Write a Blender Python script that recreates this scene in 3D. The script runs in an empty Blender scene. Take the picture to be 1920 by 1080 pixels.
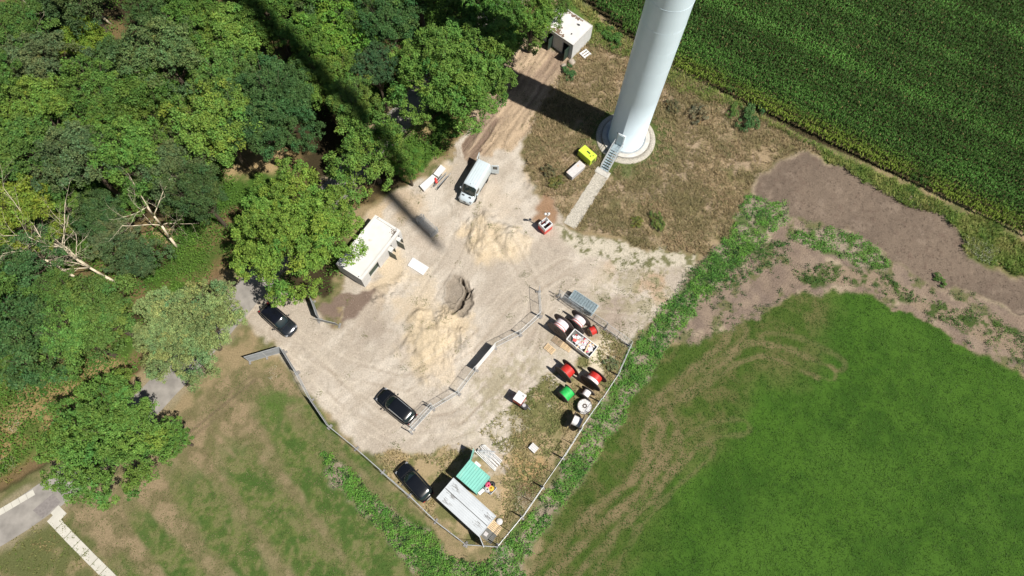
import bpy, bmesh, math, random
import numpy as np
from mathutils import Vector, Matrix

# ------------------------------------------------------------------ camera, sky, sun, exposure
F, H = 1280.0, 75.0
TILT = math.atan(math.hypot(30, 475)/F)
ROLL = math.atan2(30, 475)
SC = bpy.context.scene
COL = SC.collection
cam = bpy.data.objects.new('camera', bpy.data.cameras.new('camera'))
COL.objects.link(cam)
RM = Matrix.Rotation(TILT, 3, 'X') @ Matrix.Rotation(ROLL, 3, 'Z')
def proj(p):
    q = RM.transposed() @ (Vector(p)-Vector((0, 0, H)))
    return 960+F*q.x/-q.z, 540-F*q.y/-q.z
if abs(proj((0, 0, 0))[0]-930) > 1:
    RM = Matrix.Rotation(TILT, 3, 'X') @ Matrix.Rotation(-ROLL, 3, 'Z')
cam.matrix_world = Matrix.Translation((0, 0, H)) @ RM.to_4x4()
cam.data.sensor_width = 36.0
cam.data.lens = F/1920*36
cam.data.clip_end = 6000
SC.camera = cam
def P(x, y, z=0.0):
    d = RM @ Vector(((x-960)/F, (540-y)/F, -1.0))
    s = (z-H)/d.z
    return Vector((d.x*s, d.y*s, z))

SUN_EL = math.radians(58)
SUN_H = Vector((0.904, -0.428, 0)).normalized()
SUN_V = Vector((SUN_H.x*math.cos(SUN_EL), SUN_H.y*math.cos(SUN_EL), math.sin(SUN_EL)))
W = bpy.data.worlds.new('World'); SC.world = W; W.use_nodes = True
nt = W.node_tree
sky = nt.nodes.new('ShaderNodeTexSky'); sky.sky_type = 'NISHITA'; sky.sun_disc = False
sky.sun_elevation = SUN_EL; sky.sun_rotation = math.atan2(SUN_H.x, SUN_H.y)
bg = nt.nodes['Background']; bg.inputs[1].default_value = 0.044
nt.links.new(sky.outputs[0], bg.inputs[0])
sl = bpy.data.lights.new('sun', 'SUN'); sl.energy = 5.0; sl.angle = math.radians(0.53); sl.color = (1, 0.95, 0.87)
so = bpy.data.objects.new('sun', sl); COL.objects.link(so)
so.rotation_euler = SUN_V.to_track_quat('Z', 'Y').to_euler(); so.location = (60, -30, 120)
SC.view_settings.view_transform = 'Standard'; SC.view_settings.look = 'None'
SC.view_settings.exposure = 0.33; SC.view_settings.gamma = 1

rng = np.random.default_rng(7)
random.seed(7)

# ------------------------------------------------------------------ helpers
def tag(o, label=None, cat=None, group=None, kind=None):
    if label: o['label'] = label
    if cat: o['category'] = cat
    if group: o['group'] = group
    if kind: o['kind'] = kind
    return o
def thing(name, label, cat, loc=(0, 0, 0), rz=0.0, group=None):
    o = bpy.data.objects.new(name, None); COL.objects.link(o)
    o.location = loc; o.rotation_euler = (0, 0, rz); o.empty_display_size = 0.3
    return tag(o, label, cat, group)
def link(name, me, parent=None):
    o = bpy.data.objects.new(name, me); COL.objects.link(o)
    if parent: o.parent = parent
    return o

def nodes(m):
    m.use_nodes = True
    return m.node_tree, m.node_tree.nodes['Principled BSDF']
def mat(name, col, rough=0.7, metal=0.0, var=0.25, scale=3.0, bump=0.0, bscale=20.0, dirt=None, coat=0.0, spec=0.5):
    """painted / worn procedural material: the base colour varied by noise, optional dirt patches"""
    m = bpy.data.materials.new(name); t, b = nodes(m)
    tc = t.nodes.new('ShaderNodeTexCoord')
    n = t.nodes.new('ShaderNodeTexNoise'); n.inputs['Scale'].default_value = scale; n.inputs['Detail'].default_value = 6
    t.links.new(tc.outputs['Object'], n.inputs['Vector'])
    r = t.nodes.new('ShaderNodeMapRange'); r.inputs[1].default_value = 0.3; r.inputs[2].default_value = 0.7
    r.inputs[3].default_value = 1-var; r.inputs[4].default_value = 1+var*0.5
    t.links.new(n.outputs[0], r.inputs[0])
    mul = t.nodes.new('ShaderNodeVectorMath'); mul.operation = 'SCALE'; mul.inputs[0].default_value = col[:3]
    t.links.new(r.outputs[0], mul.inputs['Scale'])
    out = mul.outputs[0]
    if dirt:
        n2 = t.nodes.new('ShaderNodeTexNoise'); n2.inputs['Scale'].default_value = dirt[1]; n2.inputs['Detail'].default_value = 8
        t.links.new(tc.outputs['Object'], n2.inputs['Vector'])
        r2 = t.nodes.new('ShaderNodeMapRange'); r2.inputs[1].default_value = dirt[2]; r2.inputs[2].default_value = dirt[2]+0.12
        t.links.new(n2.outputs[0], r2.inputs[0])
        mx = t.nodes.new('ShaderNodeMix'); mx.data_type = 'RGBA'; mx.inputs[7].default_value = (*dirt[0], 1)
        t.links.new(r2.outputs[0], mx.inputs[0]); t.links.new(out, mx.inputs[6]); out = mx.outputs[2]
    t.links.new(out, b.inputs['Base Color'])
    b.inputs['Roughness'].default_value = rough; b.inputs['Metallic'].default_value = metal
    b.inputs['Coat Weight'].default_value = coat; b.inputs['Specular IOR Level'].default_value = spec
    if bump:
        n3 = t.nodes.new('ShaderNodeTexNoise'); n3.inputs['Scale'].default_value = bscale; n3.inputs['Detail'].default_value = 5
        t.links.new(tc.outputs['Object'], n3.inputs['Vector'])
        bp = t.nodes.new('ShaderNodeBump'); bp.inputs['Strength'].default_value = bump; bp.inputs['Distance'].default_value = 0.05
        t.links.new(n3.outputs[0], bp.inputs['Height']); t.links.new(bp.outputs[0], b.inputs['Normal'])
    return m

def quadmesh(name, V, colr=None, mats=(), smooth=False):
    """V: (N,4,3) quads; colr (N,3) stored as the attribute Col"""
    n = len(V)
    me = bpy.data.meshes.new(name)
    me.vertices.add(n*4); me.vertices.foreach_set('co', np.ascontiguousarray(V, dtype=np.float32).ravel())
    me.loops.add(n*4); me.loops.foreach_set('vertex_index', np.arange(n*4, dtype=np.int32))
    me.polygons.add(n); me.polygons.foreach_set('loop_start', np.arange(0, n*4, 4, dtype=np.int32))
    me.polygons.foreach_set('loop_total', np.full(n, 4, dtype=np.int32))
    me.update(calc_edges=True)
    if colr is not None:
        a = me.attributes.new('Col', 'FLOAT_COLOR', 'POINT')
        c = np.ones((n, 4, 4), dtype=np.float32); c[:, :, :3] = colr[:, None, :]
        a.data.foreach_set('color', c.ravel())
    for m in mats: me.materials.append(m)
    return me

class MB:
    """collects shapes; build() links them as one mesh object"""
    def __init__(s, M=None): s.bm = bmesh.new(); s.M = M or Matrix.Identity(4)
    def _x(s, vs):
        for v in vs: v.co = s.M @ v.co
    def box(s, x0, x1, y0, y1, z0, z1, M=None):
        vs = [s.bm.verts.new((x, y, z)) for z in (z0, z1) for y in (y0, y1) for x in (x0, x1)]
        if M:
            for v in vs: v.co = M @ v.co
        s._x(vs)
        for f in ((0, 2, 3, 1), (4, 5, 7, 6), (0, 1, 5, 4), (2, 6, 7, 3), (0, 4, 6, 2), (1, 3, 7, 5)):
            s.bm.faces.new([vs[i] for i in f])
        return s
    def prism(s, pts, z0, z1):
        a = [s.bm.verts.new((p[0], p[1], z0)) for p in pts]; b = [s.bm.verts.new((p[0], p[1], z1)) for p in pts]
        s._x(a+b); n = len(pts)
        s.bm.faces.new(a[::-1]); s.bm.faces.new(b)
        for i in range(n): s.bm.faces.new((a[i], a[(i+1) % n], b[(i+1) % n], b[i]))
        return s
    def tube(s, p, q, r, r2=None, n=6, cap=True):
        p = Vector(p); q = Vector(q); r2 = r if r2 is None else r2
        d = (q-p)
        if d.length < 1e-6: return s
        d.normalize(); u = d.orthogonal().normalized(); w = d.cross(u)
        a = []; b = []
        for i in range(n):
            t = 2*math.pi*i/n; o = u*math.cos(t)+w*math.sin(t)
            a.append(s.bm.verts.new(p+o*r)); b.append(s.bm.verts.new(q+o*r2))
        s._x(a+b)
        for i in range(n): s.bm.faces.new((a[i], a[(i+1) % n], b[(i+1) % n], b[i]))
        if cap: s.bm.faces.new(a[::-1]); s.bm.faces.new(b)
        return s
    def lathe(s, prof, n=32, axis='Z', c=(0, 0, 0), smooth=True, ring=False):
        """prof: list of (r, h)"""
        rows = []
        for r, h in prof:
            row = []
            for i in range(n):
                t = 2*math.pi*i/n; a, b = r*math.cos(t), r*math.sin(t)
                co = (a, b, h) if axis == 'Z' else (h, a, b)
                row.append(s.bm.verts.new(Vector(co)+Vector(c)))
            rows.append(row); s._x(row)
        for j in range(len(rows)-1):
            for i in range(n):
                f = s.bm.faces.new((rows[j][i], rows[j][(i+1) % n], rows[j+1][(i+1) % n], rows[j+1][i])); f.smooth = smooth
        if ring:
            for i in range(n): s.bm.faces.new((rows[-1][i], rows[-1][(i+1) % n], rows[0][(i+1) % n], rows[0][i]))
            return s
        if prof[0][0] > 1e-4: s.bm.faces.new(rows[0][::-1])
        if prof[-1][0] > 1e-4: s.bm.faces.new(rows[-1])
        return s
    def quad(s, *pts):
        vs = [s.bm.verts.new(p) for p in pts]; s._x(vs); s.bm.faces.new(vs); return s
    def grid(s, rows, smooth=True, caps=True):
        R = [[s.bm.verts.new(p) for p in row] for row in rows]
        for r in R: s._x(r)
        for j in range(len(R)-1):
            for i in range(len(R[0])-1):
                f = s.bm.faces.new((R[j][i], R[j][i+1], R[j+1][i+1], R[j+1][i])); f.smooth = smooth
        if caps: s.bm.faces.new(R[0][::-1]); s.bm.faces.new(R[-1])
        return s
    def build(s, name, m, parent=None, bevel=0, subsurf=0, smooth=False):
        me = bpy.data.meshes.new(name)
        bmesh.ops.recalc_face_normals(s.bm, faces=s.bm.faces)
        s.bm.to_mesh(me); s.bm.free()
        me.materials.append(m)
        if smooth:
            for p in me.polygons: p.use_smooth = True
        o = link(name, me, parent)
        if bevel:
            b = o.modifiers.new('bevel', 'BEVEL'); b.width = bevel; b.segments = 2; b.limit_method = 'ANGLE'
        if subsurf:
            b = o.modifiers.new('sub', 'SUBSURF'); b.levels = subsurf; b.render_levels = subsurf
        return o

# numpy noise ------------------------------------------------------
def _h(ix, iy, seed):
    n = (ix.astype(np.int64)*374761393 + iy.astype(np.int64)*668265263 + seed*1442695041) & 0x7fffffff
    n = ((n ^ (n >> 13))*1274126177) & 0x7fffffff
    return ((n ^ (n >> 16)) & 0xffff)/65535.0
def vn(x, y, seed=0):
    ix = np.floor(x); iy = np.floor(y); fx = x-ix; fy = y-iy
    fx = fx*fx*(3-2*fx); fy = fy*fy*(3-2*fy)
    a = _h(ix, iy, seed); b = _h(ix+1, iy, seed); c = _h(ix, iy+1, seed); d = _h(ix+1, iy+1, seed)
    return (a*(1-fx)+b*fx)*(1-fy)+(c*(1-fx)+d*fx)*fy
def fbm(x, y, s, oct=4, seed=0):
    t = 0; a = 0.5; tot = 0
    x = x/s; y = y/s
    for o in range(oct):
        t = t+a*vn(x, y, seed+o*17); tot += a; a *= 0.55
        x, y = (x*1.6+y*1.2)+3.1, (-x*1.2+y*1.6)+7.7
    return t/tot
def sm(a, lo, hi):
    t = np.clip((a-lo)/(hi-lo), 0, 1); return t*t*(3-2*t)
def inpoly(X, Y, pts):
    r = np.zeros(X.shape, bool); n = len(pts)
    for i in range(n):
        x1, y1 = pts[i]; x2, y2 = pts[(i+1) % n]
        if abs(y2-y1) < 1e-9: continue
        c = ((y1 > Y) != (y2 > Y)) & (X < (x2-x1)*(Y-y1)/(y2-y1)+x1)
        r ^= c
    return r
def W2(px): return [tuple(P(x, y)[:2]) for x, y in px]
def pdist(X, Y, pts):
    """distance to a polyline and the running length along it"""
    best = np.full(X.shape, 1e9)
    for (x1, y1), (x2, y2) in zip(pts[:-1], pts[1:]):
        dx, dy = x2-x1, y2-y1; L2 = dx*dx+dy*dy
        t = np.clip(((X-x1)*dx+(Y-y1)*dy)/L2, 0, 1)
        best = np.minimum(best, np.hypot(X-x1-t*dx, Y-y1-t*dy))
    return best

# ------------------------------------------------------------------ regions, outlined on the ground plane
REG = dict(
 forest=[(-300,-400),(1030,-400),(1035,20),(1000,60),(960,110),(930,170),(880,215),(850,270),(800,310),(760,350),(690,385),(650,400),(640,520),(590,560),(500,545),(440,500),(400,520),(330,590),(290,650),(230,720),(60,850),(-300,1060)],
 sand=[(455,560),(500,540),(560,552),(590,572),(612,606),(640,610),(640,540),(690,400),(745,362),(800,325),(850,285),(880,225),(925,175),(985,70),(1075,108),(1045,160),(1010,200),(985,262),(988,330),(1003,370),(1050,378),(1058,425),(1120,452),(1200,472),(1290,500),(1260,560),(1215,602),(1180,640),(1160,690),(1100,730),(1020,790),(1040,800),(1000,900),(940,960),(870,975),(790,930),(745,895),(700,855),(640,812),(560,722),(535,665),(490,640),(455,600)],
 trail=[(880,225),(925,175),(985,70),(1075,108),(1045,160),(1012,200),(985,262),(960,285),(915,290),(868,290)],
 scrub=[(1075,108),(1130,60),(1180,70),(1270,135),(1400,210),(1530,272),(1545,292),(1500,291),(1440,302),(1412,340),(1395,385),(1330,478),(1200,462),(1085,428),(1060,420),(1050,380),(1003,365),(985,300),(985,262),(1010,195),(1045,150)],
 verge=[(1040,-20),(1060,-20),(1180,75),(1262,128),(1500,260),(1700,350),(2000,490),(2000,560),(1920,522),(1815,482),(1790,420),(1700,385),(1620,345),(1545,292),(1400,215),(1270,165),(1180,110),(1105,85)],
 soil=[(1408,368),(1420,330),(1460,300),(1520,291),(1570,308),(1620,342),(1700,372),(1770,402),(1806,440),(1815,490),(1870,515),(2000,545),(2000,600),(1880,575),(1850,562),(1790,535),(1740,540),(1700,500),(1660,478),(1600,428),(1480,403)],
 tilled=[(1320,480),(1400,400),(1480,403),(1600,428),(1660,478),(1700,500),(1740,540),(1790,535),(1850,562),(2000,600),(2000,735),(1920,700),(1800,640),(1720,598),(1620,552),(1540,542),(1480,556),(1440,582),(1380,622),(1290,648),(1262,610),(1240,560),(1290,510)],
 meadow=[(975,1100),(1060,950),(1190,740),(1250,650),(1290,636),(1380,618),(1440,580),(1480,556),(1540,540),(1620,552),(1720,598),(1800,640),(1920,705),(2100,790),(2100,1500),(700,1500),(950,1110)],
 swfield=[(120,950),(250,850),(360,760),(430,700),(470,690),(530,690),(570,745),(640,830),(690,875),(780,960),(880,1100),(880,1500),(200,1500),(205,1080)],
 yardgrass=[(1180,650),(1165,690),(1100,790),(1010,915),(935,1022),(872,1018),(800,960),(735,905),(700,858),(740,850),(790,855),(850,835),(890,815),(930,775),(1000,735),(1035,690),(1075,675),(1100,640),(1135,612)],
 weedsR=[(1335,470),(1395,372),(1475,372),(1478,412),(1440,455),(1380,500),(1320,555),(1275,620),(1230,690),(1170,780),(1080,910),(985,1050),(960,1130),(880,1130),(905,1050),(950,1020),(1000,955),(1070,845),(1130,745),(1185,660),(1235,580),(1290,525)],
 weedsL=[(600,845),(640,865),(700,925),(770,985),(840,1035),(900,1050),(960,1130),(850,1130),(790,1070),(700,980),(630,905)],
 weedsM=[(1478,440),(1560,425),(1610,435),(1665,485),(1660,505),(1600,495),(1540,470),(1490,460)],
 weedsE=[(1480,505),(1560,495),(1640,510),(1700,545),(1760,565),(1850,590),(1930,625),(1930,690),(1840,635),(1740,590),(1640,550),(1560,530),(1500,530)],
 weedsT=[(1270,520),(1340,478),(1400,452),(1482,455),(1475,500),(1410,515),(1350,560),(1290,575),(1255,600)],
 brown=[(590,572),(640,540),(700,545),(690,570),(650,605),(612,606)],
 darktrail=[(868,290),(878,230),(925,185),(945,195),(920,250),(905,300),(880,320)],
 whitesand=[(1100,680),(1110,650),(1130,620),(1155,640),(1163,670),(1150,690),(1120,700),(1060,698),(1080,680)],
 redsoil=[(1005,375),(1020,368),(1050,378),(1055,400),(1040,425),(1020,425),(1000,415)],
 gravelR=[(1040,420),(1120,450),(1200,462),(1310,480),(1300,505),(1200,505),(1100,475),(1050,450)],
 nearleft=[(-100,1010),(-100,1500),(205,1500),(205,1080),(120,965),(80,985)],
 bank=[(-200,720),(60,640),(200,650),(250,700),(60,870),(-200,1000)],
)
RW = {k: W2(v) for k, v in REG.items()}
ROAD = [tuple(P(*p)[:2]) for p in ((-420,1245),(0,990),(95,932),(205,830),(310,722),(445,572),(635,350),(775,195),(1010,-60),(1500,-600))]
PATHG = [tuple(P(*p)[:2]) for p in ((1133,322),(1068,424))]
TB = P(1173, 259)                       # turbine foot
PIT = P(862, 558)
WARP = (0.9, 2.6)
def masks(X, Y):
    wx = X+(fbm(X, Y, 2.6, 4, 1)-0.5)*2.4+(fbm(X, Y, .7, 3, 3)-.5)*0.9; wy = Y+(fbm(X, Y, 2.6, 4, 2)-0.5)*2.4+(fbm(X, Y, .7, 3, 4)-.5)*0.9
    return {k: inpoly(wx, wy, v) for k, v in RW.items()}
def mix(c, d, m):
    return c*(1-m[..., None])+np.asarray(d)*m[..., None]
def two(a, b, t):
    return np.asarray(a)*(1-t[..., None])+np.asarray(b)*t[..., None]
def soft(m, k=1):
    m = m.astype(np.float32)
    for _ in range(k):
        m = (m+np.roll(m, 1, 0)+np.roll(m, -1, 0)+np.roll(m, 1, 1)+np.roll(m, -1, 1))/5
    return m
def px(x, y): v = P(x, y); return v.x, v.y
def blob(X, Y, x, y, r, seed=0, ax=1.0):
    cx, cy = px(x, y); d = np.hypot(X-cx, (Y-cy)/ax)+(fbm(X, Y, r*0.6, 5, seed)-0.5)*r*1.8
    return 1-sm(d, r*0.35, r*1.1)

def paint(X, Y):
    """ground colour (albedo) and height at world positions"""
    M = {k: soft(v, 2) for k, v in masks(X, Y).items()}
    n1 = fbm(X, Y, 6, 5, 11); n2 = fbm(X, Y, 1.2, 5, 23); n3 = fbm(X, Y, 14, 4, 31); n4 = fbm(X, Y, 0.45, 3, 41)
    pert = (n2-0.5)*0.8+(n1-0.5)*0.5
    Z = np.zeros(X.shape)
    col = two((0.11, 0.12, 0.045), (0.27, 0.21, 0.12), sm(n1*.6+n2*.4, 0.38, 0.58))
    # ploughed country beyond
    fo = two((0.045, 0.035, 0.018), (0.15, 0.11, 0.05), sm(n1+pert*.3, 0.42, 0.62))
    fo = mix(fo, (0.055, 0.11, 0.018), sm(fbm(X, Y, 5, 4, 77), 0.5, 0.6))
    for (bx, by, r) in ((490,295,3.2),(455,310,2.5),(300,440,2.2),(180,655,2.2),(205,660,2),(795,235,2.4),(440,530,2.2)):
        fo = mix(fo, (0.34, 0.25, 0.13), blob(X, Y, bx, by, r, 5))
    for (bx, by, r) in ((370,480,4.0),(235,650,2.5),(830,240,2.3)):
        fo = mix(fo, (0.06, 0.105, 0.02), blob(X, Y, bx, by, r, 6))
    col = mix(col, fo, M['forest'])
    bk = two((0.09, 0.12, 0.03), (0.27, 0.2, 0.09), sm(n1+pert*.4, 0.42, 0.58))
    col = mix(col, bk, M['bank'])
    # mown field lower left: dry straw with green swathes running down to the right
    a = P(430, 720); b = P(700, 1060); d = (b-a).normalized(); u = X*d.x+Y*d.y; v = -X*d.y+Y*d.x
    v0 = -a.x*d.y+a.y*d.x
    strip = 0.5+0.5*np.sin((v-v0)*1.15+(n3-0.5)*4)
    g = sm(fbm(u*0.12, v, 1.6, 4, 51)*0.5+fbm(X, Y, 5, 5, 52)*.3+strip*0.2+pert*.14, 0.36, 0.60)
    side = sm((v-v0)+(n1-.5)*6, 4, -9) if False else 0
    px_, py_ = P(330, 800)[:2]
    nearroad = 1-sm(pdist(X, Y, [tuple(P(120, 965)[:2]), tuple(P(480, 680)[:2])])+(n1-.5)*5, 2.0, 8.5)
    g = np.clip(g+0.7*sm(pdist(X, Y, [tuple(P(120, 965)[:2]), tuple(P(480, 680)[:2])]), 7, 18)*(.35+.65*strip)-0.9*nearroad, 0, 1)
    sw = two(two((0.26, 0.20, 0.12), (0.15, 0.13, 0.065), sm(n2,.35,.6)), two((0.06, 0.108, 0.024), (0.115, 0.145, 0.042), sm(n2*.6+n4*.4,.35,.6)), g)
    sw = mix(sw, (0.20, 0.17, 0.09), sm(n4*.6+n2*.4, .5, .62)*.45)
    sw = mix(sw, (0.06, 0.13, 0.02), blob(X, Y, 515, 760, 2.2, 8)*0.7)
    sw = mix(sw, (0.06, 0.13, 0.02), sm(1-np.abs((v-v0)-0.0+(n3-.5)*2), 0.1, 0.9)*0.0)
    col = mix(col, sw, M['swfield'])
    tp = pdist(X, Y, [tuple(P(250, 905)[:2]), tuple(P(470, 715)[:2])])
    tread = (0.5+0.5*np.sin(u*9))*(1-sm(np.abs(tp-0.0), 0.35, 0.9))
    col = mix(col, (0.13, 0.1, 0.065), tread*0.6*M['swfield'])
    Z = Z-0.05*tread
    # meadow right
    mg = two((0.034, 0.086, 0.011), (0.054, 0.122, 0.015), sm(n2*.5+n1*.5, 0.35, 0.65))
    mg = mix(mg, (0.062, 0.135, 0.018), sm(fbm(X, Y, 5, 5, 61), 0.42, 0.7)*0.7)
    lb = pdist(X, Y, [tuple(P(*q)[:2]) for q in ((1000,1080),(1190,770),(1290,640),(1440,590))])
    dry = 1-sm(lb+(fbm(X, Y, 6, 5, 63)-0.5)*9, 5.0, 11)
    ol = two((0.065, 0.095, 0.02), (0.135, 0.115, 0.05), sm(n2*.5+fbm(X, Y, 3, 4, 65)*.5, 0.42, 0.62))
    mg = mix(mg, ol, dry*0.75)
    for line, wdt, st in ((((1010,1080),(1100,990),(1190,915),(1240,845),(1255,800),(1235,760)), 0.8, .75),
                      (((1060,1080),(1140,990),(1210,930),(1265,850),(1258,800),(1245,770)), 0.5, .7),
                      (((1120,970),(1195,915),(1228,865),(1222,820),(1250,750),(1310,700),(1360,660),(1385,620)), 0.7, .75),
                      (((1555,700),(1505,682),(1460,662),(1420,655),(1380,668),(1330,700),(1280,740)), 0.35, .65),
                      (((1570,682),(1520,655),(1480,640),(1440,636)), 0.3, .45),
                      (((1325,845),(1280,885),(1240,920),(1180,990),(1130,1080)), 0.3, .45),
                      (((1390,800),(1340,805),(1290,830),(1265,870)), 0.2, .35)):
        pd = pdist(X, Y, [tuple(P(*q)[:2]) for q in line])
        tk = np.minimum(np.abs(pd-0.8), 3)
        k = (1-sm(tk+(n2-0.5)*0.9, 0.05, wdt*.6+0.28))*(0.45+0.55*sm(n1, 0.3, 0.5))*min(1, st*1.3)
        mg = mix(mg, two((0.21, 0.165, 0.09), (0.15, 0.125, 0.06), n2), k*.85)
    col = mix(col, mg, M['meadow'])
    # verge by the corn
    vg = two((0.10, 0.15, 0.035), (0.24, 0.215, 0.085), sm(n2*.6+n1*.4, 0.42, 0.6))
    col = mix(col, vg, M['verge'])
    # dry scrub round the tower
    sc_ = two((0.31, 0.235, 0.145), (0.15, 0.13, 0.06), sm(n2*.5+n1*.5, 0.42, 0.6))
    sc_ = mix(sc_, (0.33, 0.25, 0.17), sm(fbm(X, Y, 3, 4, 71), 0.58, 0.7))
    col = mix(col, sc_, M['scrub'])
    rr = np.hypot(X-TB.x, Y-TB.y)
    ring = (1-sm(rr+(n2-.5)*2.4+(fbm(X, Y, 3, 3, 19)-.5)*4, 4.8, 6.0))*0.8
    col = mix(col, (0.07, 0.11, 0.025), ring*M['scrub'])
    tk = 1-sm(np.abs(rr-8.6+(n1-.5)*1.2), 0.5, 1.3)
    col = mix(col, (0.34, 0.26, 0.18), tk*M['scrub']*sm(X-TB.x+Y*0, -2, 3)*0.8)
    # tilled ground
    du = P(1450, 560)-P(1520, 470); du.normalize(); vv = -X*du.y+Y*du.x
    lines = 0.5+0.5*np.sin(vv*2*math.pi/0.33)
    ti = two((0.26, 0.20, 0.15), (0.19, 0.145, 0.115), sm(n2,.3,.7))
    ti = mix(ti, (0.19, 0.14, 0.105), lines*sm(fbm(X, Y, 4, 3, 81), 0.4, 0.55)*0.7)
    ti = mix(ti, (0.36, 0.29, 0.21), sm(fbm(X, Y, 3, 4, 83), 0.58, 0.72))
    ti = mix(ti, (0.10, 0.12, 0.035), sm(fbm(X, Y, 1.6, 5, 85), 0.56, 0.66)*0.7)
    col = mix(col, ti, M['tilled'])
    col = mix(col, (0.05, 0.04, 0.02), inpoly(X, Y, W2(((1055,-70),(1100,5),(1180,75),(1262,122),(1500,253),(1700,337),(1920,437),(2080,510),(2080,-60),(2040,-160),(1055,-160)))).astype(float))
    # top soil sheet
    so_ = two((0.185, 0.142, 0.107), (0.15, 0.115, 0.088), sm(n1, 0.3, 0.7))
    so_ = mix(so_, (0.13, 0.09, 0.07), sm(n4*0.6+n2*0.4, 0.55, 0.72)*0.55)
    so_ = mix(so_, (0.25, 0.195, 0.15), sm(fbm(X, Y, 1.5, 5, 91), 0.6, 0.75)*0.5)
    col = mix(col, so_, M['soil'])
    edge = soft(M['soil'] > 0.5, 4); edge = 4*edge*(1-edge)
    col = mix(col, (0.33, 0.27, 0.19), edge*sm(n2*.5+n1*.5, 0.45, 0.6)*0.6)
    Z = Z+M['soil']*(n2-0.5)*0.22+edge*0.12+M['soil']*(n4-.5)*0.10
    Z = Z+M['tilled']*((n2-0.5)*0.12+lines*0.03)
    # weeds ground
    wd = two((0.28, 0.23, 0.175), (0.09, 0.13, 0.04), sm(n2, 0.42, 0.6))
    wm = np.maximum.reduce([M['weedsR'], M['weedsL'], M['weedsM']])
    col = mix(col, wd, wm)
    col = mix(col, two((0.25, 0.19, 0.135), (0.06, 0.09, 0.025), sm(n2, 0.5, 0.62)), M['weedsE'])
    # sand yard
    gdir = P(760, 820)-P(960, 600); gdir.normalize(); su = X*gdir.x+Y*gdir.y; sv = -X*gdir.y+Y*gdir.x
    streak = fbm(su*0.22, sv, 0.9, 4, 101)
    sa = two((0.415, 0.36, 0.295), (0.52, 0.465, 0.395), sm(n1*.55+streak*.45, 0.4, 0.62))
    sa = mix(sa, (0.38, 0.325, 0.265), sm(fbm(X, Y, 2.2, 5, 103), 0.5, 0.7)*0.6)
    sa = mix(sa, (0.31, 0.27, 0.22), sm(fbm(X, Y, 0.7, 4, 105), 0.66, 0.76)*0.5)
    for (bx, by, r, c, k) in ((915,440,3.6,(0.54,0.435,0.295),.85),(960,455,2.6,(0.54,0.45,0.325),.7),(810,640,4.2,(0.54,0.44,0.30),.9),(850,600,2.5,(0.54,0.435,0.295),.8),
            (735,500,2.6,(0.54,0.44,0.31),.85),(715,545,1.8,(0.54,0.44,0.31),.85),(835,695,1.8,(0.55,0.455,0.335),.7),(780,560,3.2,(0.52,0.42,0.29),.55),
            (690,590,3.0,(0.34,0.28,0.22),.7),(705,625,2.2,(0.33,0.28,0.23),.55),(930,380,3.0,(0.5,0.42,0.33),.6),(700,400,2.2,(0.5,0.38,0.24),.8),(820,310,2.4,(0.52,0.42,0.29),.8),
            (1000,330,1.8,(0.55,0.44,0.31),.8),(760,380,2.6,(0.47,0.36,0.24),.6),(800,440,3,(0.43,0.36,0.29),.6),(860,480,3,(0.45,0.39,0.32),.6),(1150,600,3.2,(0.31,0.25,0.20),.85),(1130,520,2.2,(0.50,0.42,0.33),.6),(1230,540,2.4,(0.40,0.26,0.15),.6),(1145,500,1.6,(0.45,0.33,0.23),.5)):
        sa = mix(sa, c, blob(X, Y, bx, by, r, int(bx))*k)
    sandm = M['sand']
    for line, st in ((((470,590),(560,650),(640,740),(740,800),(850,790),(930,720),(1000,640),(1080,560),(1250,575)), .5),
                     (((480,600),(600,700),(690,790),(780,830),(880,800),(960,700),(1010,560),(960,470),(900,400)), .45),
                     (((520,620),(640,690),(760,720),(880,650),(960,560),(1060,500),(1240,550)), .5),
                     (((640,760),(730,700),(800,560),(850,480),(880,400),(910,300)), .35),
                     (((700,840),(800,800),(900,770),(990,700),(1010,560),(1100,500),(1230,530)), .35)):
        pd = pdist(X, Y, [tuple(P(*q)[:2]) for q in line])
        k = (1-sm(np.abs(np.abs(pd+(n3-.5)*1.0)-0.8)+(n4-.5)*.15, 0.06, 0.22))*st*sm(fbm(X, Y, 4, 3, 141), .3, .6)
        sa = mix(sa, (0.33, 0.275, 0.215), k); Z = Z-0.04*k*sandm
        sa = mix(sa, (0.60, 0.53, 0.43), (1-sm(np.abs(pd-1.25), .05, .2))*st*.5)
    # weeds creeping into the lower right of the yard
    cr = blob(X, Y, 960, 760, 6.5, 33)*0.55+blob(X, Y, 1050, 650, 4, 34)*0.3+blob(X, Y, 1220, 560, 5.5, 35)*.7+blob(X, Y, 1200, 500, 5, 36)*.5
    sa = mix(sa, (0.28, 0.25, 0.15), np.clip(cr, 0, 1)*sm(n4*.5+n2*.5, 0.44, 0.56))
    col = mix(col, sa, sandm)
    grav = two((0.50, 0.45, 0.36), (0.15, 0.15, 0.07), sm(n2*.35+n4*.65, 0.5, 0.62))
    col = mix(col, grav, M['gravelR']*0.95)
    # ruts: mounded sand with long grooves on the trail
    ta, tb_ = P(880, 290), P(1010, 110); td = (tb_-ta).normalized(); ru = X*td.x+Y*td.y; rv = -X*td.y+Y*td.x
    rut = fbm(ru*0.12+fbm(X, Y, 3, 2, 9)*.3, rv+(n1-.5)*0.6, 0.75, 4, 111)
    tr = two((0.27, 0.20, 0.145), (0.42, 0.32, 0.22), sm(rut*.6+n1*.4, 0.38, 0.62))
    col = mix(col, tr, M['trail'])
    col = mix(col, two((0.19, 0.135, 0.10), (0.33, 0.25, 0.18), sm(rut, 0.45, 0.65)), M['darktrail'])
    Z = Z+np.maximum(M['trail'], M['darktrail'])*(rut-0.5)*0.75
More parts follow.
